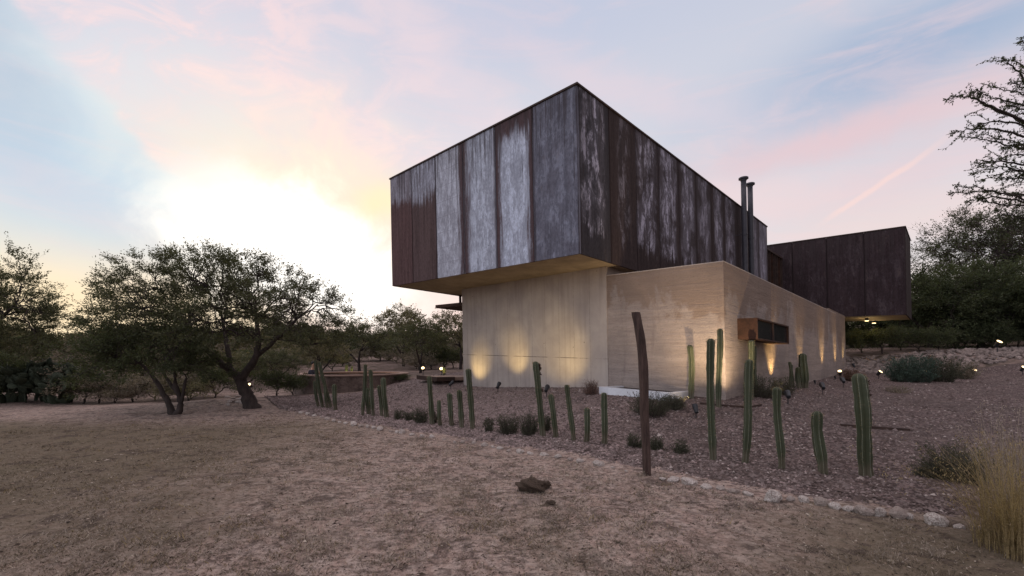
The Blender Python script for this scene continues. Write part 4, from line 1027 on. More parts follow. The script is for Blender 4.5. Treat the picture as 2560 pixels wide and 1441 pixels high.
def tree(name, base, trunks, crown, label, group, lf_mat, ncl=200, crad=.5, n_tw=12, n_lf=14, lsize=.05, shell=.5, lo=-.25, extra=None, cat='tree', noise=.18, tw_r=.004, nb=26, lspread=.035):
    """trunks: list of (points, radii) relative to base; crown (cx,cy,cz,rx,ry,rz)"""
    o = empty(name, base, label, cat, group)
    mb = MB(); ends = []
    for pts, rad in trunks:
        P = np.array(pts, float); s = np.linspace(0, 1, len(P)); tt = np.linspace(0, 1, max(6, len(P) * 3))
        Q = np.stack([np.interp(tt, s, P[:, i]) for i in range(3)], 1)
        for _ in range(2): Q[1:-1] = (Q[:-2] + 2 * Q[1:-1] + Q[2:]) / 4
        Q[1:-1] += rng.normal(0, .012, Q[1:-1].shape)
        rr = np.interp(tt, s, rad) * (1 + .08 * np.sin(tt * 23))
        mb.tube(Q, rr, 9, cap=False); ends.append((Q[-1], rad[-1]))
        if len(Q) > 6: ends.append((Q[int(len(Q) * .75)], rad[-1] * .8))
    C, d = dome_points(ncl, crown[:3], *crown[3:], lo=lo, shell=shell, noise=noise)
    if extra is not None: C = np.concatenate([C, extra]); e = extra - np.array(crown[:3]); d = np.concatenate([d, e / np.linalg.norm(e, axis=1)[:, None]])
    # primary branches to a subset of clump centres, secondaries to the rest
    idx = rng.choice(len(C), min(nb, len(C)), replace=False); nodes = []
    for i in idx:
        e = min(ends, key=lambda q: np.linalg.norm(q[0] - C[i]) + rng.random() * .3)
        tgt = e[0] + (C[i] - e[0]) * .72
        P = limb(mb, e[0], tgt, e[1] * .55, .016, .35, 6, 7, .08); nodes += [(P[k], .016) for k in (2, 3, 4, 5, 6)]
    NP = np.array([q[0] for q in nodes])
    for i in range(len(C)):
        k = np.argmin(np.linalg.norm(NP - C[i], axis=1)); 
        limb(mb, NP[k], C[i], .013, .004, .3, 4, 5, .04)
    mb.build('trunk', M_bark, o, smooth=True)
    cr = crown_mesh('crown', C, crad, n_tw, n_lf, lsize, [lf_mat, M_twig], d, tw_r=tw_r, lspread=lspread); cr.parent = o
    return o
def rel(base, px, py, dy=0.0):
    Y = base.y + dy; return ((px - CX) / F * Y - base.x, dy, EYE - (py - HY) / F * Y - base.z)
# main leaning mesquite
b0 = gpt(634, 1020); 
tk = [([rel(b0, 634, 1030), rel(b0, 622, 1000), rel(b0, 606, 965), rel(b0, 600, 945)], [.26, .20, .165, .15]),
      ([rel(b0, 600, 950), rel(b0, 582, 930, .1), rel(b0, 560, 915, .2), rel(b0, 520, 880, .4), rel(b0, 480, 830, .6)], [.14, .12, .10, .08, .05]),
      ([rel(b0, 600, 947), rel(b0, 622, 922, -.1), rel(b0, 640, 895, -.2), rel(b0, 648, 860, -.2), rel(b0, 640, 790, 0)], [.13, .11, .10, .08, .05]),
      ([rel(b0, 640, 893), rel(b0, 690, 850, -.5), rel(b0, 740, 800, -.7)], [.07, .06, .04]),
      ([rel(b0, 575, 925), rel(b0, 570, 870, .5), rel(b0, 556, 800, .9)], [.08, .07, .04])]
c0 = rel(b0, 560, 800)
ex = np.array([rel(b0, px, py, dy) for px, py, dy in [(240, 715, .2), (255, 690, .5), (268, 735, 0), (290, 700, .3), (300, 660, .2), (335, 640, .4), (860, 780, 0), (885, 800, .2), (840, 750, .4), (870, 825, -.2), (262, 760, .1), (320, 690, -.2), (820, 730, .4), (850, 770, -.4), (280, 650, .2), (430, 632, 0), (455, 650, -.3), (475, 628, .2), (420, 660, .3), (500, 640, -.2), (440, 690, .1), (470, 700, -.4), (400, 640, .2), (520, 625, 0), (350, 645, -.2), (455, 670, .5)]])
tree('mesquite_tree', b0, tk, (*c0, 3.6, 2.6, 2.0), 'large leaning mesquite with a wide feathery crown against the sunset glow', None, M_leaf, ncl=560, crad=.42, n_tw=12, n_lf=13, lsize=.054, shell=.60, lo=-.45, extra=ex, noise=.03, nb=60)
# multi-stem tree at its left
b1 = gpt(436, 1036)
tk = [([rel(b1, 432, 1040), rel(b1, 420, 1005), rel(b1, 404, 975), rel(b1, 380, 940), rel(b1, 350, 910)], [.10, .075, .06, .05, .03]),
      ([rel(b1, 440, 1040), rel(b1, 455, 1018), rel(b1, 448, 985), rel(b1, 436, 960), rel(b1, 440, 920)], [.10, .08, .065, .055, .03]),
      ([rel(b1, 448, 985), rel(b1, 425, 960, .2), rel(b1, 405, 925, .3)], [.055, .045, .03]),
      ([rel(b1, 452, 1008), rel(b1, 462, 975, -.1), rel(b1, 466, 945, 0)], [.05, .04, .03])]
c1 = rel(b1, 372, 893)
tree('multi_stem_tree', b1, tk, (*c1, 2.05, 1.6, 1.1), 'small dark multi-stemmed tree at the lawn edge below the big mesquite', None, M_leafd, ncl=150, crad=.42, n_tw=12, n_lf=15, lsize=.055, shell=.8, lo=-.5, nb=24)
# tree at the left edge of the picture
b2 = Vector(((-120 - CX) / F * 15.5, 15.5, h1((-120 - CX) / F * 15.5, 15.5)))
tk = [([rel(b2, -120, 1040), rel(b2, -100, 960), rel(b2, -70, 880)], [.25, .19, .13]), ([rel(b2, -75, 890), rel(b2, -20, 820), rel(b2, 40, 760)], [.10, .07, .04])]
c2 = rel(b2, -90, 815)
ex = np.array([rel(b2, px, py, dy) for px, py, dy in [(20, 632, 0), (45, 650, .2), (75, 660, .2), (95, 700, 0), (115, 720, .2), (130, 745, 0), (80, 730, -.2), (100, 760, .2), (50, 700, 0), (30, 670, .3), (110, 770, .1)]])
tree('edge_tree', b2, tk, (*c2, 2.6, 2.4, 2.35), 'broad feathery tree cut by the left edge of the picture', None, M_leaf, ncl=340, crad=.50, n_tw=12, n_lf=16, lsize=.062, shell=.6, lo=-.5, extra=ex, nb=26)

# shared background trees and bushes
def proto_tree(seed, mat, crown, ncl, crad, n_tw, n_lf, ls, trunk_r=.12, lo=-.5, shell=.7, tw_r=.008):
    pts = [([(0, 0, -.3), (.1, 0, crown[2] * .35), (.0, .1, crown[2] * .7)], [trunk_r, trunk_r * .7, trunk_r * .4]), ([(.08, 0, crown[2] * .3), (crown[3] * .3, 0, crown[2] * .65), (crown[3] * .5, .1, crown[2] * .9)], [trunk_r * .6, trunk_r * .5, trunk_r * .25])]
    return tree('scrub_tree', Vector((0, 0, 0)), pts, crown, 'x', 'x', mat, ncl=ncl, crad=crad, n_tw=n_tw, n_lf=n_lf, lsize=ls, shell=shell, lo=lo, nb=12, tw_r=tw_r, lspread=.06)
protos = {'tree': [proto_tree(1, M_leafy, (0, 0, 2.2, 2.1, 2.0, 1.5), 90, .6, 9, 12, .11), proto_tree(2, M_leaf, (0, 0, 2.6, 2.5, 2.3, 1.5), 100, .65, 9, 12, .11), proto_tree(3, M_brush, (0, 0, 1.8, 1.9, 1.7, 1.5), 80, .6, 9, 9, .10)],
          'bush': [proto_tree(4, M_brush, (0, 0, .6, 1.1, 1.0, .8), 45, .45, 9, 11, .075, .05, -.2, .8, .006), proto_tree(5, M_leafd, (0, 0, .7, 1.2, 1.0, .85), 50, .45, 9, 12, .075, .05, -.2, .8, .006), proto_tree(6, M_leafy, (0, 0, .55, 1.0, .9, .7), 40, .4, 9, 11, .07, .05, -.2, .8, .006)],
          'dense': [proto_tree(7, M_leafd, (0, 0, 2.6, 2.6, 2.2, 2.5), 170, .75, 10, 15, .12, .2, -.9, .85), proto_tree(8, M_leafd, (0, 0, 2.4, 2.2, 2.0, 2.3), 150, .75, 10, 15, .12, .2, -.9, .85)],
          'far': [proto_tree(11, M_leafy, (0, 0, 2.0, 2.4, 2.2, 1.7), 110, .75, 9, 11, .24, .12, -.8, .9, .012), proto_tree(12, M_leafd, (0, 0, 2.2, 2.6, 2.2, 1.8), 120, .75, 9, 11, .24, .12, -.8, .9, .012), proto_tree(13, M_brush, (0, 0, 1.6, 2.0, 2.0, 1.5), 100, .7, 9, 10, .22, .12, -.8, .9, .012)],
          'thin': [proto_tree(9, M_leafd, (0, 0, 3.2, 2.6, 2.3, 2.0), 190, .6, 14, 5, .075, .2, -.3, .7), proto_tree(10, M_leafd, (0, 0, 3.0, 2.4, 2.2, 1.9), 130, .6, 12, 3, .07, .2, -.3, .7)]}
used = set()
def place(kind, k, x, y, s, label, group, name, cat='tree', rz=None, sz=None, z=None):
    src = protos[kind][k % len(protos[kind])]
    if src.name in used:
        o = src.copy(); COL.objects.link(o)
        for ch in src.children:
            c = ch.copy(); COL.objects.link(c); c.parent = o
    else: o = src; used.add(src.name)
    o.name = name if o is not src else o.name
    if o is src: o.name = name
    used.add(o.name)
    o.location = (x, y, (h1(x, y) if z is None else z) - .08 * s); o.scale = (s, s, s * (sz or 1)); o.rotation_euler = (0, 0, random.random() * 6.28 if rz is None else rz)
    o['label'] = label; o['category'] = cat; o['group'] = group
    return o
def at(px, Y): return ((px - CX) / F * Y, Y)
GBB = 'scrub trees and bushes beyond the lawn'
# small named ones
for kind, k, px, Y, s, lb, nm, sz in (
    ('tree', 1, 1052, 24.5, .80, 'small spreading tree beside the glowing lamp left of the concrete wall', 'small_tree', .85), ('tree', 0, 1150, 30, 1.05, 'tree half hidden by the left end of the concrete wall', 'garden_tree', 1),
    ('tree', 0, 1010, 36, 1.3, 'pale sprawling tree behind the small spreading tree', 'garden_tree', 1), ('tree', 0, 800, 25, .72, 'olive-green low tree right of the big mesquite trunk', 'garden_tree', .9),
    ('tree', 1, 900, 30, 1.0, 'round tree behind the stone ring', 'garden_tree', .8), ('tree', 2, 175, 30, .75, 'small dark vase-shaped tree on bare pinkish ground', 'small_tree', .9),
    ('tree', 1, 690, 22, .55, 'low tree with fanned stems right of the leaning trunk', 'small_tree', .8),
    ('bush', 1, 1000, 19.5, .42, 'low brown-green mound of bush at the right end of the stone ring', 'low_bush', .6),
    ('bush', 1, 690, 16.8, .75, 'dark bush behind the lamp between mesquite trunk and cacti', 'low_bush', .9), ('bush', 1, 735, 17.6, .6, 'dark bush before the stone ring near the white stone', 'low_bush', .9),
    ('bush', 1, 60, 17.5, 1.05, 'dark bush at the left edge below the edge tree', 'low_bush', 1.0)):
    x, y = at(px, Y); place(kind, k, x, y, s, lb, 'named ' + ('trees' if kind == 'tree' else 'bushes') + ' of the garden' if False else None, nm, 'bush' if kind == 'bush' else 'tree', sz=sz)
for o in list(COL.objects):
    if 'group' in o and o['group'] is None: del o['group']
ORD = 'first second third fourth fifth sixth seventh eighth ninth tenth eleventh twelfth thirteenth fourteenth fifteenth sixteenth seventeenth eighteenth nineteenth twentieth'.split() + ['twenty-' + q for q in 'first second third fourth fifth sixth seventh eighth ninth'.split()]
r2 = np.random.default_rng(21)
# first scrub row along the lawn edge
for k in range(26):
    px = -300 + k * 36 + r2.uniform(-14, 14); Y = 16.8 + r2.uniform(0, 2.6)
    if 560 < px < 640 or 30 < px < 185: continue
    x, y = at(px, Y); place('bush', (0, 2, 0, 1)[k % 4], x, y, r2.uniform(.65, 1.05), ORD[k] + ' grey-brown scrub bush from the left in the row just beyond the lawn edge', 'scrub bushes along the far lawn edge', 'scrub_bush', 'bush', sz=r2.uniform(.75, 1.0))
for k in range(16):
    px = (-420, -300, -180, -60, 20, 90, 240, 330, 400, 520, 600, 700, 780, 860, 960, 1090)[k] + r2.uniform(-14, 14); Y = r2.uniform(29, 42)
    x, y = at(px, Y); place('far', int(r2.integers(0, 3)), x, y, r2.uniform(.60, .80), ORD[k] + ' from the left of the dark round trees standing in the brushland behind the mesquites', 'round trees in the brushland behind the mesquites', 'scrub_tree', 'tree', sz=r2.uniform(.8, 1.0))
for k in range(70):
    px = r2.uniform(-500, 1150); Y = r2.uniform(21, 46)
    if px > 700 and Y < 28: continue
    x, y = at(px, Y); place('bush', int(r2.integers(0, 3)), x, y, r2.uniform(.9, 1.6), 'scrub bush on the rising brushland in the middle distance', 'scrub bushes on the rising brushland', 'scrub_bush', 'bush', sz=r2.uniform(.7, 1.1))
for k in range(62):
    px = -500 + k * 28 + r2.uniform(-14, 14); Y = r2.uniform(46, 80)
    x, y = at(px, Y); place('far', int(r2.integers(0, 3)), x, y, r2.uniform(.68, 1.15) * (Y / 62), 'small tree on the wooded skyline of the brushland', 'trees on the brushland skyline', 'scrub_tree', 'tree', sz=r2.uniform(.6, .8))
DN = ['foremost dense dark tree, right beside the corner of the rear wing', 'second foremost dense dark tree from the rear wing', 'foremost dense dark tree near the right edge of the picture', 'dense dark tree beyond the right edge of the front thicket', 'dense dark tree behind the lit ceiling lamps of the rear wing', 'dense dark tree seen under the left part of the rear wing', 'rear dense dark tree below the left twiggy tree', 'rear dense dark tree below the right twiggy tree', 'rearmost dense dark tree behind the rear wing corner', 'rear dense dark tree at the right edge', 'dense dark tree far to the right outside the thicket front', 'dense dark tree behind the end of the side wall']
# dense dark trees on the right and behind the rear wing
for k, (px, Y, s, sz, kd) in enumerate([(2330, 27, 1.04, .99, 0), (2450, 26, 1.04, 1.0, 1), (2570, 25, 1.02, 1.02, 0), (2700, 23, 1.0, 1, 1), (2230, 30, .95, .75, 0), (2130, 31, .9, .75, 1), (2400, 31, 1.15, .96, 1), (2520, 31, 1.15, .96, 0), (2290, 33, 1.12, .97, 1), (2640, 29, 1.12, .98, 1), (2820, 26, 1.1, 1.0, 0), (2040, 34, .9, .7, 1)]):
    x, y = at(px, Y); place('dense', kd, x, y, s, DN[k], 'dense dark trees right of the house', 'dense_tree', 'tree', sz=sz)
for k in range(13):
    px = 2110 + k * 48; Y = 24.8 + r2.uniform(-.4, 1.0); x, y = at(px, Y)
    place('bush', 1, x, y, r2.uniform(.7, .95), ORD[k] + ' dark bush from the left at the foot of the thicket above the rubble bank', 'dark bushes above the rubble bank', 'dark_bush', 'bush')
for px, Y, s, sz, lb, kk in ((2440, 34, 1.7, 1.05, 'twiggy bare-branched tree above the thicket, right of the rear wing', 0), (2570, 32, 1.85, 1.08, 'twiggy tree above the thicket at the right edge', 1), (2660, 33, 1.8, 1.0, 'twiggy tree outside the right edge of the thicket', 0)):
    x, y = at(px, Y); o = place('thin', kk, x, y, s, lb, 'twiggy trees above the thicket', 'twiggy_tree', 'tree', sz=sz)
    o.location.z = h1(x, y) + .4
x, y = at(2078, 36); place('thin', 1, x, y, .9, 'twig top of a tree just showing over the roof of the rear wing', 'treetop behind the rear wing', 'twiggy_tree', 'tree', sz=1.62)

# near tree whose branches reach in from the right
b5 = Vector((11.6, 8.2, h1(11.6, 8.2)))
def near_tree():
    o = empty('thorn_tree', b5, 'tree at the right edge reaching in with long spurred branches against the sky', 'tree')
    Y0 = 8.2
    def q(px, py, dy=0.): 
        Y = Y0 + dy; return np.array(((px - CX) / F * Y - b5.x, dy, EYE - (py - HY) / F * Y - b5.z))
    mb = MB(); mb.tube([(0, 0, -.3), (.05, 0, 1.0), (-.05, .05, 2.2), (.0, 0, 3.6), (.1, 0, 5.2), (.0, .1, 6.4)], [.22, .18, .15, .12, .08, .04], 10)
    tw = MB(); P0 = []; D0 = []
    paths = [([(2750, 330), (2640, 250), (2570, 205), (2530, 165), (2506, 147)], .0), ([(2750, 300), (2640, 250), (2570, 225), (2526, 205)], .2), ([(2750, 420), (2640, 340), (2560, 305), (2480, 275), (2430, 245), (2395, 238), (2368, 250)], .0),
             ([(2760, 380), (2660, 300), (2560, 265), (2490, 245), (2443, 233)], .3), ([(2760, 440), (2650, 370), (2560, 342), (2480, 322), (2430, 322), (2378, 333)], -.2), ([(2760, 470), (2650, 400), (2560, 375), (2480, 352), (2402, 342)], .3),
             ([(2760, 490), (2650, 440), (2560, 430), (2500, 416), (2432, 434)], .0), ([(2760, 480), (2650, 425), (2560, 410), (2490, 402), (2440, 408)], -.3), ([(2760, 520), (2650, 490), (2560, 488), (2480, 478), (2420, 480), (2376, 482)], .1),
             ([(2760, 560), (2650, 520), (2560, 505), (2470, 492), (2420, 505)], -.2), ([(2700, 330), (2600, 300), (2550, 270), (2515, 262)], -.1), ([(2700, 420), (2620, 380), (2550, 360), (2510, 372)], .15), ([(2700, 450), (2600, 430), (2540, 448), (2500, 445)], .2), ([(2700, 300), (2620, 190), (2570, 130), (2555, 95)], .1), ([(2750, 540), (2640, 540), (2560, 545), (2490, 530)], .4)]
    for (pth, dy) in list(paths): paths.append(([(px_ + random.uniform(10, 70), py_ + random.uniform(-22, 22)) for px_, py_ in pth], dy + random.uniform(-.5, .5)))
    for pth, dy in paths:
        pts = np.array([q(px, py, dy) for px, py in pth]); s = np.linspace(0, 1, len(pts)); tt = np.linspace(0, 1, 26)
        Q = np.stack([np.interp(tt, s, pts[:, i]) for i in range(3)], 1)
        for _ in range(2): Q[1:-1] = (Q[:-2] + 2 * Q[1:-1] + Q[2:]) / 4
        Q[1:-1] += rng.normal(0, .012, Q[1:-1].shape)
        mb.tube(np.vstack([[0, 0, min(5.8, max(2.2, Q[0][2] - .6))], Q]), np.linspace(.030, .0050, 27), 5, cap=False)
        # side shoots
        for k in range(3, 25):
            for _ in range(3):
                t_ = Q[k] + (Q[k + (1 if k < 25 else 0)] - Q[k]) * random.random() if k < 25 else Q[k]
                d = (Q[min(k + 1, 25)] - Q[k - 1]); d /= np.linalg.norm(d)
                sd_ = rng.normal(0, 1, 3); sd_[2] *= 1.1; sd_ -= d * (sd_ @ d); sd_ /= np.linalg.norm(sd_)
                ln = random.uniform(.04, .12) if random.random() < .95 else random.uniform(.2, .42)
                e = t_ + (d * .75 + sd_ * .8) * ln
                tw.tube([t_, e], [.004, .0018], 3, cap=False)
                m_ = max(6, int(ln * 80))
                for a in rng.random(m_): P0.append(t_ + (e - t_) * a); D0.append(d * .4 + sd_)
                if ln > .15:
                    for a in (.3, .5, .7, .9):
                        b_ = t_ + (e - t_) * a; s2 = rng.normal(0, 1, 3); s2 /= np.linalg.norm(s2); e2 = b_ + (d * .5 + s2) * .07
                        tw.tube([b_, e2], [.003, .0015], 3, cap=False)
                        for a2 in rng.random(6): P0.append(b_ + (e2 - b_) * a2); D0.append(s2)
        for a in rng.random(20): P0.append(Q[25] + rng.normal(0, .012, 3)); D0.append(rng.normal(0, 1, 3))
    mb.build('trunk', M_bark, o, smooth=True); tw.build('twigs', M_twig, o)
    lf = fast_mesh('crown', leaves(np.array(P0), np.array(D0), .034, .45, .8), 4, [M_leafd]); lf.parent = o
near_tree()

# ------------------------------------------------------------------ shrubs, grass and other plants near the house
def shrub(px, py, w, h, label, group, mat=M_shrub, n=90, lsz=.018, Yb=None, name='shrub', spread=.55, cat='shrub', nl=26, upright=1.0):
    p = gpt(px, py) if Yb is None else Vector((*at(px, Yb), h1(*at(px, Yb))))
    rw = w / 2 / F * p.y; hh = h / F * p.y
    o = empty(name, p, label, cat, group)
    a = rng.random(n) * 6.28; rr = np.sqrt(rng.random(n)) * rw * .45
    A = np.stack([np.cos(a) * rr, np.sin(a) * rr, np.full(n, -.02)], 1)
    out = rng.uniform(.1, 1.25, n) * rw * spread
    L = hh * rng.uniform(.30, 1.12, n) * (1 - .30 * (rr + out) / (rw * (1 + spread)))
    B = A + np.stack([np.cos(a + rng.normal(0, .5, n)) * out, np.sin(a + rng.normal(0, .5, n)) * out, L * upright], 1)
    Mi = (A + B) / 2 + np.stack([np.zeros(n), np.zeros(n), L * .12], 1)
    tw = np.concatenate([twig_tris(A, Mi, .004), twig_tris(Mi, B, .003)])
    k = np.repeat(np.arange(n), nl); u = rng.random(len(k)) ** .7
    P = np.where(u[:, None] < .5, A[k] + (Mi[k] - A[k]) * (2 * u)[:, None], Mi[k] + (B[k] - Mi[k]) * (2 * u - 1)[:, None]) + rng.normal(0, .012, (len(k), 3)) * (1 + p.y * .05)
    lf = leaves(P, (B - A)[k] / (np.linalg.norm((B - A)[k], axis=1)[:, None]), lsz * (1 + p.y * .06), .35, .7)
    st = fast_mesh('stems', tw, 4, [M_twig]); st.parent = o
    f_ = fast_mesh('foliage', lf, 4, [mat]); f_.parent = o
    return o
GS = 'rosemary shrubs on the gravel'
shrub(997, 1052, 30, 30, 'small rosemary shrub at the left of the row below the second cactus cluster', GS, n=50)
shrub(1022, 1055, 30, 28, 'middle small rosemary shrub of the row left of the spaced cacti', GS, n=50)
shrub(1052, 1062, 44, 44, 'taller rosemary shrub touching the first spaced cactus', GS, n=90)
shrub(1086, 1062, 26, 36, 'rosemary shrub behind the first spaced cactus', GS, n=50)
shrub(1222, 1083, 32, 42, 'narrow rosemary shrub right of the tallest spaced cactus', GS, n=50)
shrub(1272, 1088, 70, 54, 'wide rosemary shrub in the middle of the gravel', GS, n=140)
shrub(1322, 1092, 56, 62, 'tall rosemary shrub left of the fruited cactus', GS, n=130)
shrub(1366, 1080, 36, 48, 'rosemary shrub behind the fruited cactus', GS, n=70)
shrub(1588, 1125, 46, 42, 'small rosemary shrub left of the wooden post', GS, n=70)
shrub(1640, 1130, 42, 42, 'small rosemary shrub right of the wooden post', GS, n=70)
shrub(1702, 1140, 44, 44, 'small separate rosemary shrub left of the tallest front cactus', GS, n=60)
shrub(1630, 1042, 130, 66, 'large dark shrub behind the wooden post before the planter', GS, n=260, mat=M_shrub)
shrub(1684, 1026, 62, 40, 'rounded shrub right of the post at the foot of the rammed-earth wall', GS, n=160)
shrub(1905, 998, 90, 62, 'dark shrub below the window hood', GS, n=180)
shrub(1955, 990, 70, 50, 'low shrub right of the one below the window hood', GS, n=120)
shrub(2400, 1210, 170, 105, 'broad dark shrub right of the stoutest cactus', GS, n=300, mat=M_shrub, lsz=.02)
shrub(2330, 1200, 80, 46, 'low dark shrub left of the broad right-hand shrub', GS, n=110)
shrub(1478, 990, 46, 44, 'reddish dry stems left of the white planter', 'dry reddish plants', mat=M_redgrass, n=110, lsz=.014)
GQ = 'bushes before the rubble bank'
shrub(2255, 957, 90, 66, 'left dark blue-green bush before the rubble bank', GQ, mat=M_blue, n=200, lsz=.03, nl=30)
shrub(2302, 958, 80, 74, 'pale blue-green bush between two darker ones before the rubble bank', GQ, mat=M_blue, n=180, lsz=.03, nl=30)
shrub(2352, 957, 100, 70, 'right dark bush before the rubble bank', GQ, mat=M_shrub, n=220, lsz=.03, nl=30)
shrub(2415, 950, 60, 50, 'brownish bush right of the blue-green bushes', GQ, mat=M_brush, n=110, lsz=.028)
shrub(2130, 955, 50, 34, 'dry brown bush at the end of the side wall behind the stoutest cactus', GQ, mat=M_redgrass, n=90, lsz=.028)
shrub(2245, 985, 60, 22, 'low straggling plant on the gravel below the blue-green bushes', GQ, mat=M_brush, n=60)
# pear cactus at far left
def pear(px, Y, label, s=1.35):
    x, y = at(px, Y); p = Vector((x, y, h1(x, y))); o = empty('prickly_pear', p, label, 'cactus', 'prickly pears in the scrub')
    mb = MB(); r = np.random.default_rng(int(px))
    def pad(c, d, L, lv):
        d = d / np.linalg.norm(d); a = np.cross(d, r.normal(0, 1, 3)); a /= np.linalg.norm(a); n_ = np.cross(d, a)
        rows = []
        for i in range(7):
            t_ = i / 6; w = L * .42 * math.sin(math.pi * (.08 + .86 * t_)) ** .7
            for j in range(8):
                th = j / 8 * 6.283; rows.append(c + d * L * t_ + a * w * math.cos(th) + n_ * w * .16 * math.sin(th))
        f = [(i * 8 + j, i * 8 + (j + 1) % 8, (i + 1) * 8 + (j + 1) % 8, (i + 1) * 8 + j) for i in range(6) for j in range(8)] + [tuple(range(8))[::-1], tuple(48 + j for j in range(8))]
        mb.add(rows, f)
        if lv > 0:
            for _ in range(2 + int(r.random() * 2)):
                nd = d + r.normal(0, .55, 3); nd[2] = abs(nd[2]) * .8 + .2; pad(c + d * L * .93 + a * L * .2 * r.normal(), nd, L * .92, lv - 1)
    for _ in range(5):
        pad(np.array([r.normal() * .35, r.normal() * .25, -.05]), np.array([r.normal() * .4, r.normal() * .4, 1.]), .36 * s, 3)
    mb.build('pads', M_pad, o, smooth=True)
pear(62, 16.9, 'prickly pear cactus left of the others in the dark scrub at the left edge'); pear(108, 17.3, 'prickly pear cactus in the middle of the dark scrub at left', 1.5); pear(152, 17.0, 'rightmost prickly pear cactus in the dark scrub at left')

def grass_clump(x, y, n, hmin, hmax, rad, label, group=None, lean=.5, mat=M_straw, w=.0028):
    p = Vector((x, y, h1(x, y))); o = empty('grass_clump', p, label, 'grass clump', group)
    a = rng.random(n) * 6.28; r = rng.random(n) ** .7 * rad
    A = np.stack([np.cos(a) * r, np.sin(a) * r, np.zeros(n) - .02], 1); L = rng.uniform(hmin, hmax, n)
    b = a + rng.normal(0, .8, n); q = rng.uniform(.05, 1, n) ** 1.3 * lean
    seg = 5; V = []
    prev = A; wv = np.stack([-np.sin(b), np.cos(b), np.zeros(n)], 1) * (w * rng.uniform(.6, 1.5, n))[:, None]
    for i in range(1, seg + 1):
        t_ = i / seg; cur = A + np.stack([np.cos(b) * q * L * t_ ** 1.7, np.sin(b) * q * L * t_ ** 1.7, L * (t_ - q * .35 * t_ ** 2.2)], 1)
        w0 = 1 - (i - 1) / seg * .8; w1 = 1 - i / seg * .8
        V.append(np.stack([prev - wv * w0, prev + wv * w0, cur + wv * w1, cur - wv * w1], 1)); prev = cur
    V = np.concatenate(V); g = fast_mesh('blades', V, 4, [mat]); g.parent = o
    k = rng.choice(n, n // 3); P = np.repeat(prev[k], 7, 0) + rng.normal(0, .02, (len(k) * 7, 3)); P[:, 2] -= rng.random(len(P)) * .1
    s_ = fast_mesh('seed_heads', leaves(P, np.tile([0, 0, 1.], (len(P), 1)), .02, .3, .5), 4, [mat]); s_.parent = o
grass_clump(4.22, 3.60, 900, .40, 1.05, .34, 'large golden dry grass clump at the right edge of the lawn', lean=1.0, w=.0028)
grass_clump(4.95, 4.2, 500, .6, 1.25, .34, 'tall pale grass clump behind the large golden one at the right edge', lean=.55, w=.0020, mat=M_turf)
for px, py, hh, lb in ((2205, 1400, .16, 'dry grass tuft near the lower right, left one of two'), (2330, 1395, .12, 'dry grass tuft near the lower right, right one of two'), (1660, 1195, .10, 'dry grass tuft right of the foot of the wooden post'), (1600, 1192, .10, 'dry grass tuft left of the foot of the wooden post'), (980, 1110, .07, 'small dry grass tuft on the lawn below the small shrub row'), (1120, 1140, .07, 'small dry grass tuft on the lawn below the spaced cacti'), (1340, 1180, .08, 'small dry grass tuft on the lawn above the brown rock'), (2250, 1330, .12, 'dry grass tuft below the pale stones right of the stoutest cactus')):
    p = gpt(px, py); grass_clump(p.x, p.y, 60, hh * .5, hh, .09, lb, 'dry grass tufts on the lawn', lean=.7, w=.0016, mat=M_turf)

# ------------------------------------------------------------------ rubble bank on the right
def rubble():
    o = empty('rubble_bank', (*at(2300, 22.5), h1(*at(2300, 22.5))), 'long low bank of rubble stones behind the path lamps', 'stone wall')
    L = Vector(o.location); mb = MB(); r = np.random.default_rng(5)
    base = [np.array(v.co) for v in rock_mesh(90, 1, .3).vertices]; me = rock_mesh(91, 1, .3); fc = [tuple(p.vertices) for p in me.polygons]; vv = np.array([tuple(v.co) for v in me.vertices])
    for k in range(1300):
        px = r.uniform(2108, 2760); Y = r.uniform(21.2, 24.3); x, y = at(px, Y)
        s = r.uniform(.05, .15) if r.random() < .9 else r.uniform(.15, .26)
        R_ = Matrix.Rotation(r.random() * 6.28, 3, 'Z') @ Matrix.Rotation(r.normal() * .4, 3, 'X')
        q = vv @ np.array(R_).T * np.array([s, s * .8, s * .65]) + np.array([x, y, 0]) - np.array([L.x, L.y, 0])
        q[:, 2] += k * 0; mb.add(q + np.array([0, 0, -L.z]), fc)
        mb.v[-1][:, 2] += 0
        mb._z = None
        zz.append(((x, y), len(mb.v) - 1))
    H_ = H(np.array([p[0][0] for p in zz]), np.array([p[0][1] for p in zz]))
    for (pp, i), z in zip(zz, H_): mb.v[i][:, 2] += z + .03
    mb.build('stones', M_bank, o)
zz = []
rubble()

# ------------------------------------------------------------------ round stone ring (terrace) with the seated person
def stone_ring():
    cx, cy = at(882, 20.3); R0, R1 = 2.45, 2.15; top = .80
    o = empty('stone_ring', (cx, cy, .1), 'low round masonry ring wall left of the house with a pale coping', 'stone wall')
    n = 64
    def ring(r0, r1, z0, z1):
        V = []; 
        for j in range(n):
            th = j / n * 6.283
            for r_, z in ((r0, z0), (r0, z1), (r1, z1), (r1, z0)): V.append((r_ * math.cos(th) + .01 * math.sin(j * 3), r_ * math.sin(th), z - .1))
        f = []
        for j in range(n):
            k = (j + 1) % n
            for q in range(4): f.append((j * 4 + q, k * 4 + q, k * 4 + (q + 1) % 4, j * 4 + (q + 1) % 4))
        mb = MB(); mb.add(V, f); return mb
    ring(R0, R1, -.6, top).build('ring_wall', M_rubble, o)
    ring(R0 + .04, R1 - .04, top + .003, top + .05).build('coping', M_deck, o)
    ring(R1 - .002, R1 - .45, -.3, .5).build('bench', M_rubble, o)
    return cx, cy
rcx, rcy = stone_ring()
spot('pit_light', (rcx + .2, rcy - .6, .55), (rcx + .3, rcy + 2.4, .5), 26, 150, None, color=(1, .55, .32)) if False else None

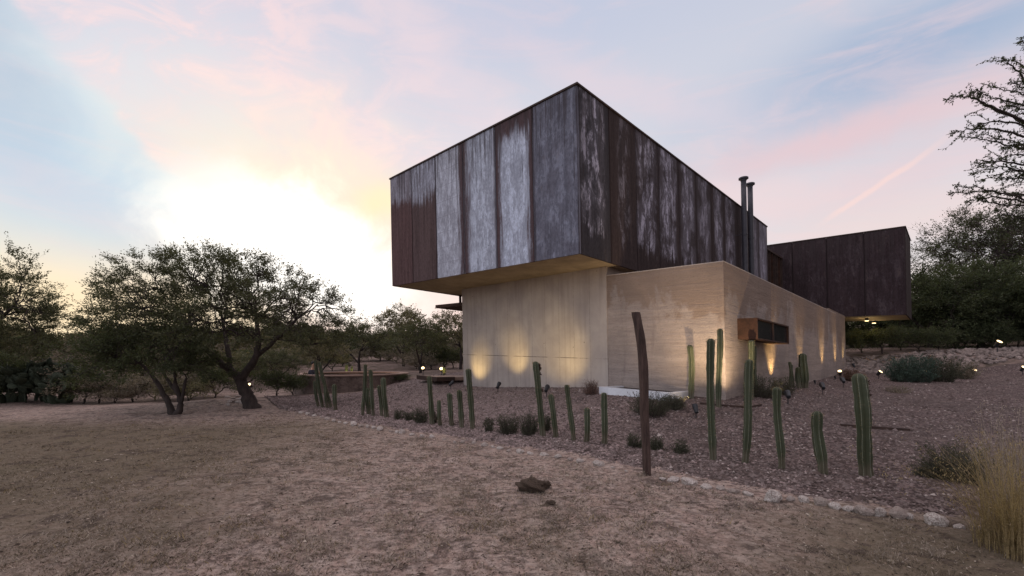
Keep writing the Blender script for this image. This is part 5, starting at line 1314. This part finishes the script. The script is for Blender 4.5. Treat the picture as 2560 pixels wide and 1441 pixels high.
def person():
    sx, sy = at(777, 19.55); zs = .5
    base = Vector((sx, sy, zs)); o = empty('person', base, 'dark-haired person in a dark jacket seated in the stone ring, facing right over a phone', 'person')
    def skin(name, pts, edges, rad, mat, sub=2):
        me = bpy.data.meshes.new(name); me.from_pydata(pts, edges, []); ob = bpy.data.objects.new(name, me); COL.objects.link(ob)
        sk = ob.modifiers.new('s', 'SKIN'); sk.use_smooth_shade = True; ss = ob.modifiers.new('u', 'SUBSURF'); ss.levels = sub; ss.render_levels = sub
        for i, v in enumerate(me.skin_vertices[0].data):
            v.radius = rad[i] if isinstance(rad[i], tuple) else (rad[i], rad[i]); v.use_root = (i == 0)
        dg = bpy.context.evaluated_depsgraph_get(); m2 = bpy.data.meshes.new_from_object(ob.evaluated_get(dg)); ob.modifiers.clear(); ob.data = m2
        m2.materials.clear(); m2.materials.append(mat); ob.parent = o; return ob
    skin_m = mat_simple('skin', (.42, .25, .17), .6, .1, 10, 0); jk = mat_simple('dark_jacket', (.035, .033, .045), .9, .3, 12, .3); tr = mat_simple('dark_trousers', (.03, .03, .035), .9, .2, 10, 0); hr = mat_simple('dark_hair', (.012, .010, .010), .6, .2, 30, .3)
    # faces +x ; pelvis at origin
    P = [(0, 0, .08), (.02, 0, .30), (.05, 0, .48), (.08, 0, .58), (.12, 0, .66), (.14, 0, .74), (.14, 0, .82)]; E_ = [(i, i + 1) for i in range(6)]; Rd = [.13, .12, .13, .055, .075, .095, .06]
    def addp(i, p, r): P.append(p); E_.append((i, len(P) - 1)); Rd.append(r); return len(P) - 1
    for s in (-1, 1):
        h_ = addp(0, (.06, .10 * s, .07), .10); k = addp(h_, (.46, .13 * s, .10), .062); a = addp(k, (.46, .13 * s, -.34), .042); addp(a, (.62, .14 * s, -.38), .035)
        sh = addp(2, (.06, .17 * s, .46), .06); el = addp(sh, (.16, .22 * s, .22), .044); wr = addp(el, (.36, .09 * s, .38), .028); pm = addp(wr, (.42, .06 * s, .43), (.034, .020))
        for q in range(4): f1 = addp(pm, (.455, .03 * s + .012 * q * s, .455 + .012 * q), .0088); f2 = addp(f1, (.475, .015 * s, .47 + .012 * q), .008)
        addp(pm, (.43, .025 * s, .475), .010)
    body = skin('body', P, E_, Rd, skin_m)
    JP = [(0, 0, .04), (.02, 0, .30), (.05, 0, .46), (.07, 0, .535)]; JE = [(0, 1), (1, 2), (2, 3)]; JR = [.155, .142, .15, .08]
    for s in (-1, 1):
        n0 = len(JP); JP += [(.06, .18 * s, .46), (.16, .22 * s, .22), (.34, .10 * s, .365)]; JE += [(2, n0), (n0, n0 + 1), (n0 + 1, n0 + 2)]; JR += [.075, .058, .040]
    skin('jacket', JP, JE, JR, jk)
    TP = [(0, 0, .06)]; TE = []; TR = [.145]
    for s in (-1, 1):
        n0 = len(TP); TP += [(.08, .10 * s, .075), (.46, .13 * s, .105), (.46, .13 * s, -.28)]; TE += [(0, n0), (n0, n0 + 1), (n0 + 1, n0 + 2)]; TR += [.112, .074, .056]
    skin('trousers', TP, TE, TR, tr)
    mb = MB(); bm = bmesh.new(); bmesh.ops.create_icosphere(bm, subdivisions=3, radius=1)
    me = bpy.data.meshes.new('hair')
    for v in bm.verts:
        c = v.co
        x = c.x * .105; y = c.y * .088; z = c.z * .118
        if c.x > .25 and c.z < .45: x = .02 * c.x; z *= .6
        v.co = (x + .118, y, z + .80 + (0 if c.z > -.4 else .03))
    bm.to_mesh(me); bm.free(); me.materials.append(hr); h_ = bpy.data.objects.new('hair', me); COL.objects.link(h_); h_.parent = o
    for p_ in me.polygons: p_.use_smooth = True
    mb = MB(); mb.tube([(.225, 0, .745), (.262, 0, .728)], [.012, .016], 6); mb.tube([(.222, 0, .705), (.236, 0, .703)], [.020, .012], 6); mb.build('nose_and_mouth', skin_m, o)
    for s in (-1, 1):
        mb = MB(); mb.tube([(.214, .032 * s, .765), (.226, .032 * s, .765)], [.012, .010], 8); mb.build('eye', M_black, o)
        mb = MB(); mb.tube([(.13, .088 * s, .715), (.13, .096 * s, .745), (.13, .090 * s, .775)], [.010, .018, .010], 6); mb.build('ear', skin_m, o)
    ph = MB(); ph.box(-.004, .004, -.036, .036, -.075, .075)
    po = ph.build('phone', M_black); po.location = base + Vector((.475, 0, .50)); po.rotation_euler = (0, R(28), 0)
    tag(po, 'lit phone held up by the seated person', 'phone')
    sc = MB(); sc.box(-.0065, -.0045, -.033, .033, -.07, .07); sc.build('screen', mat_emit('phone_screen', (.75, .85, 1), 3), po)
person()

# warm lamp inside the ring that lights its far wall
fixture(Vector((rcx + .5, rcy - .2, h1(rcx + .5, rcy - .2))), Vector((rcx + .6, rcy + 2.4, .75)), 'small spotlight inside the stone ring lighting its far side', 40, 140, None, scale=1.0, color=(1, .62, .38))
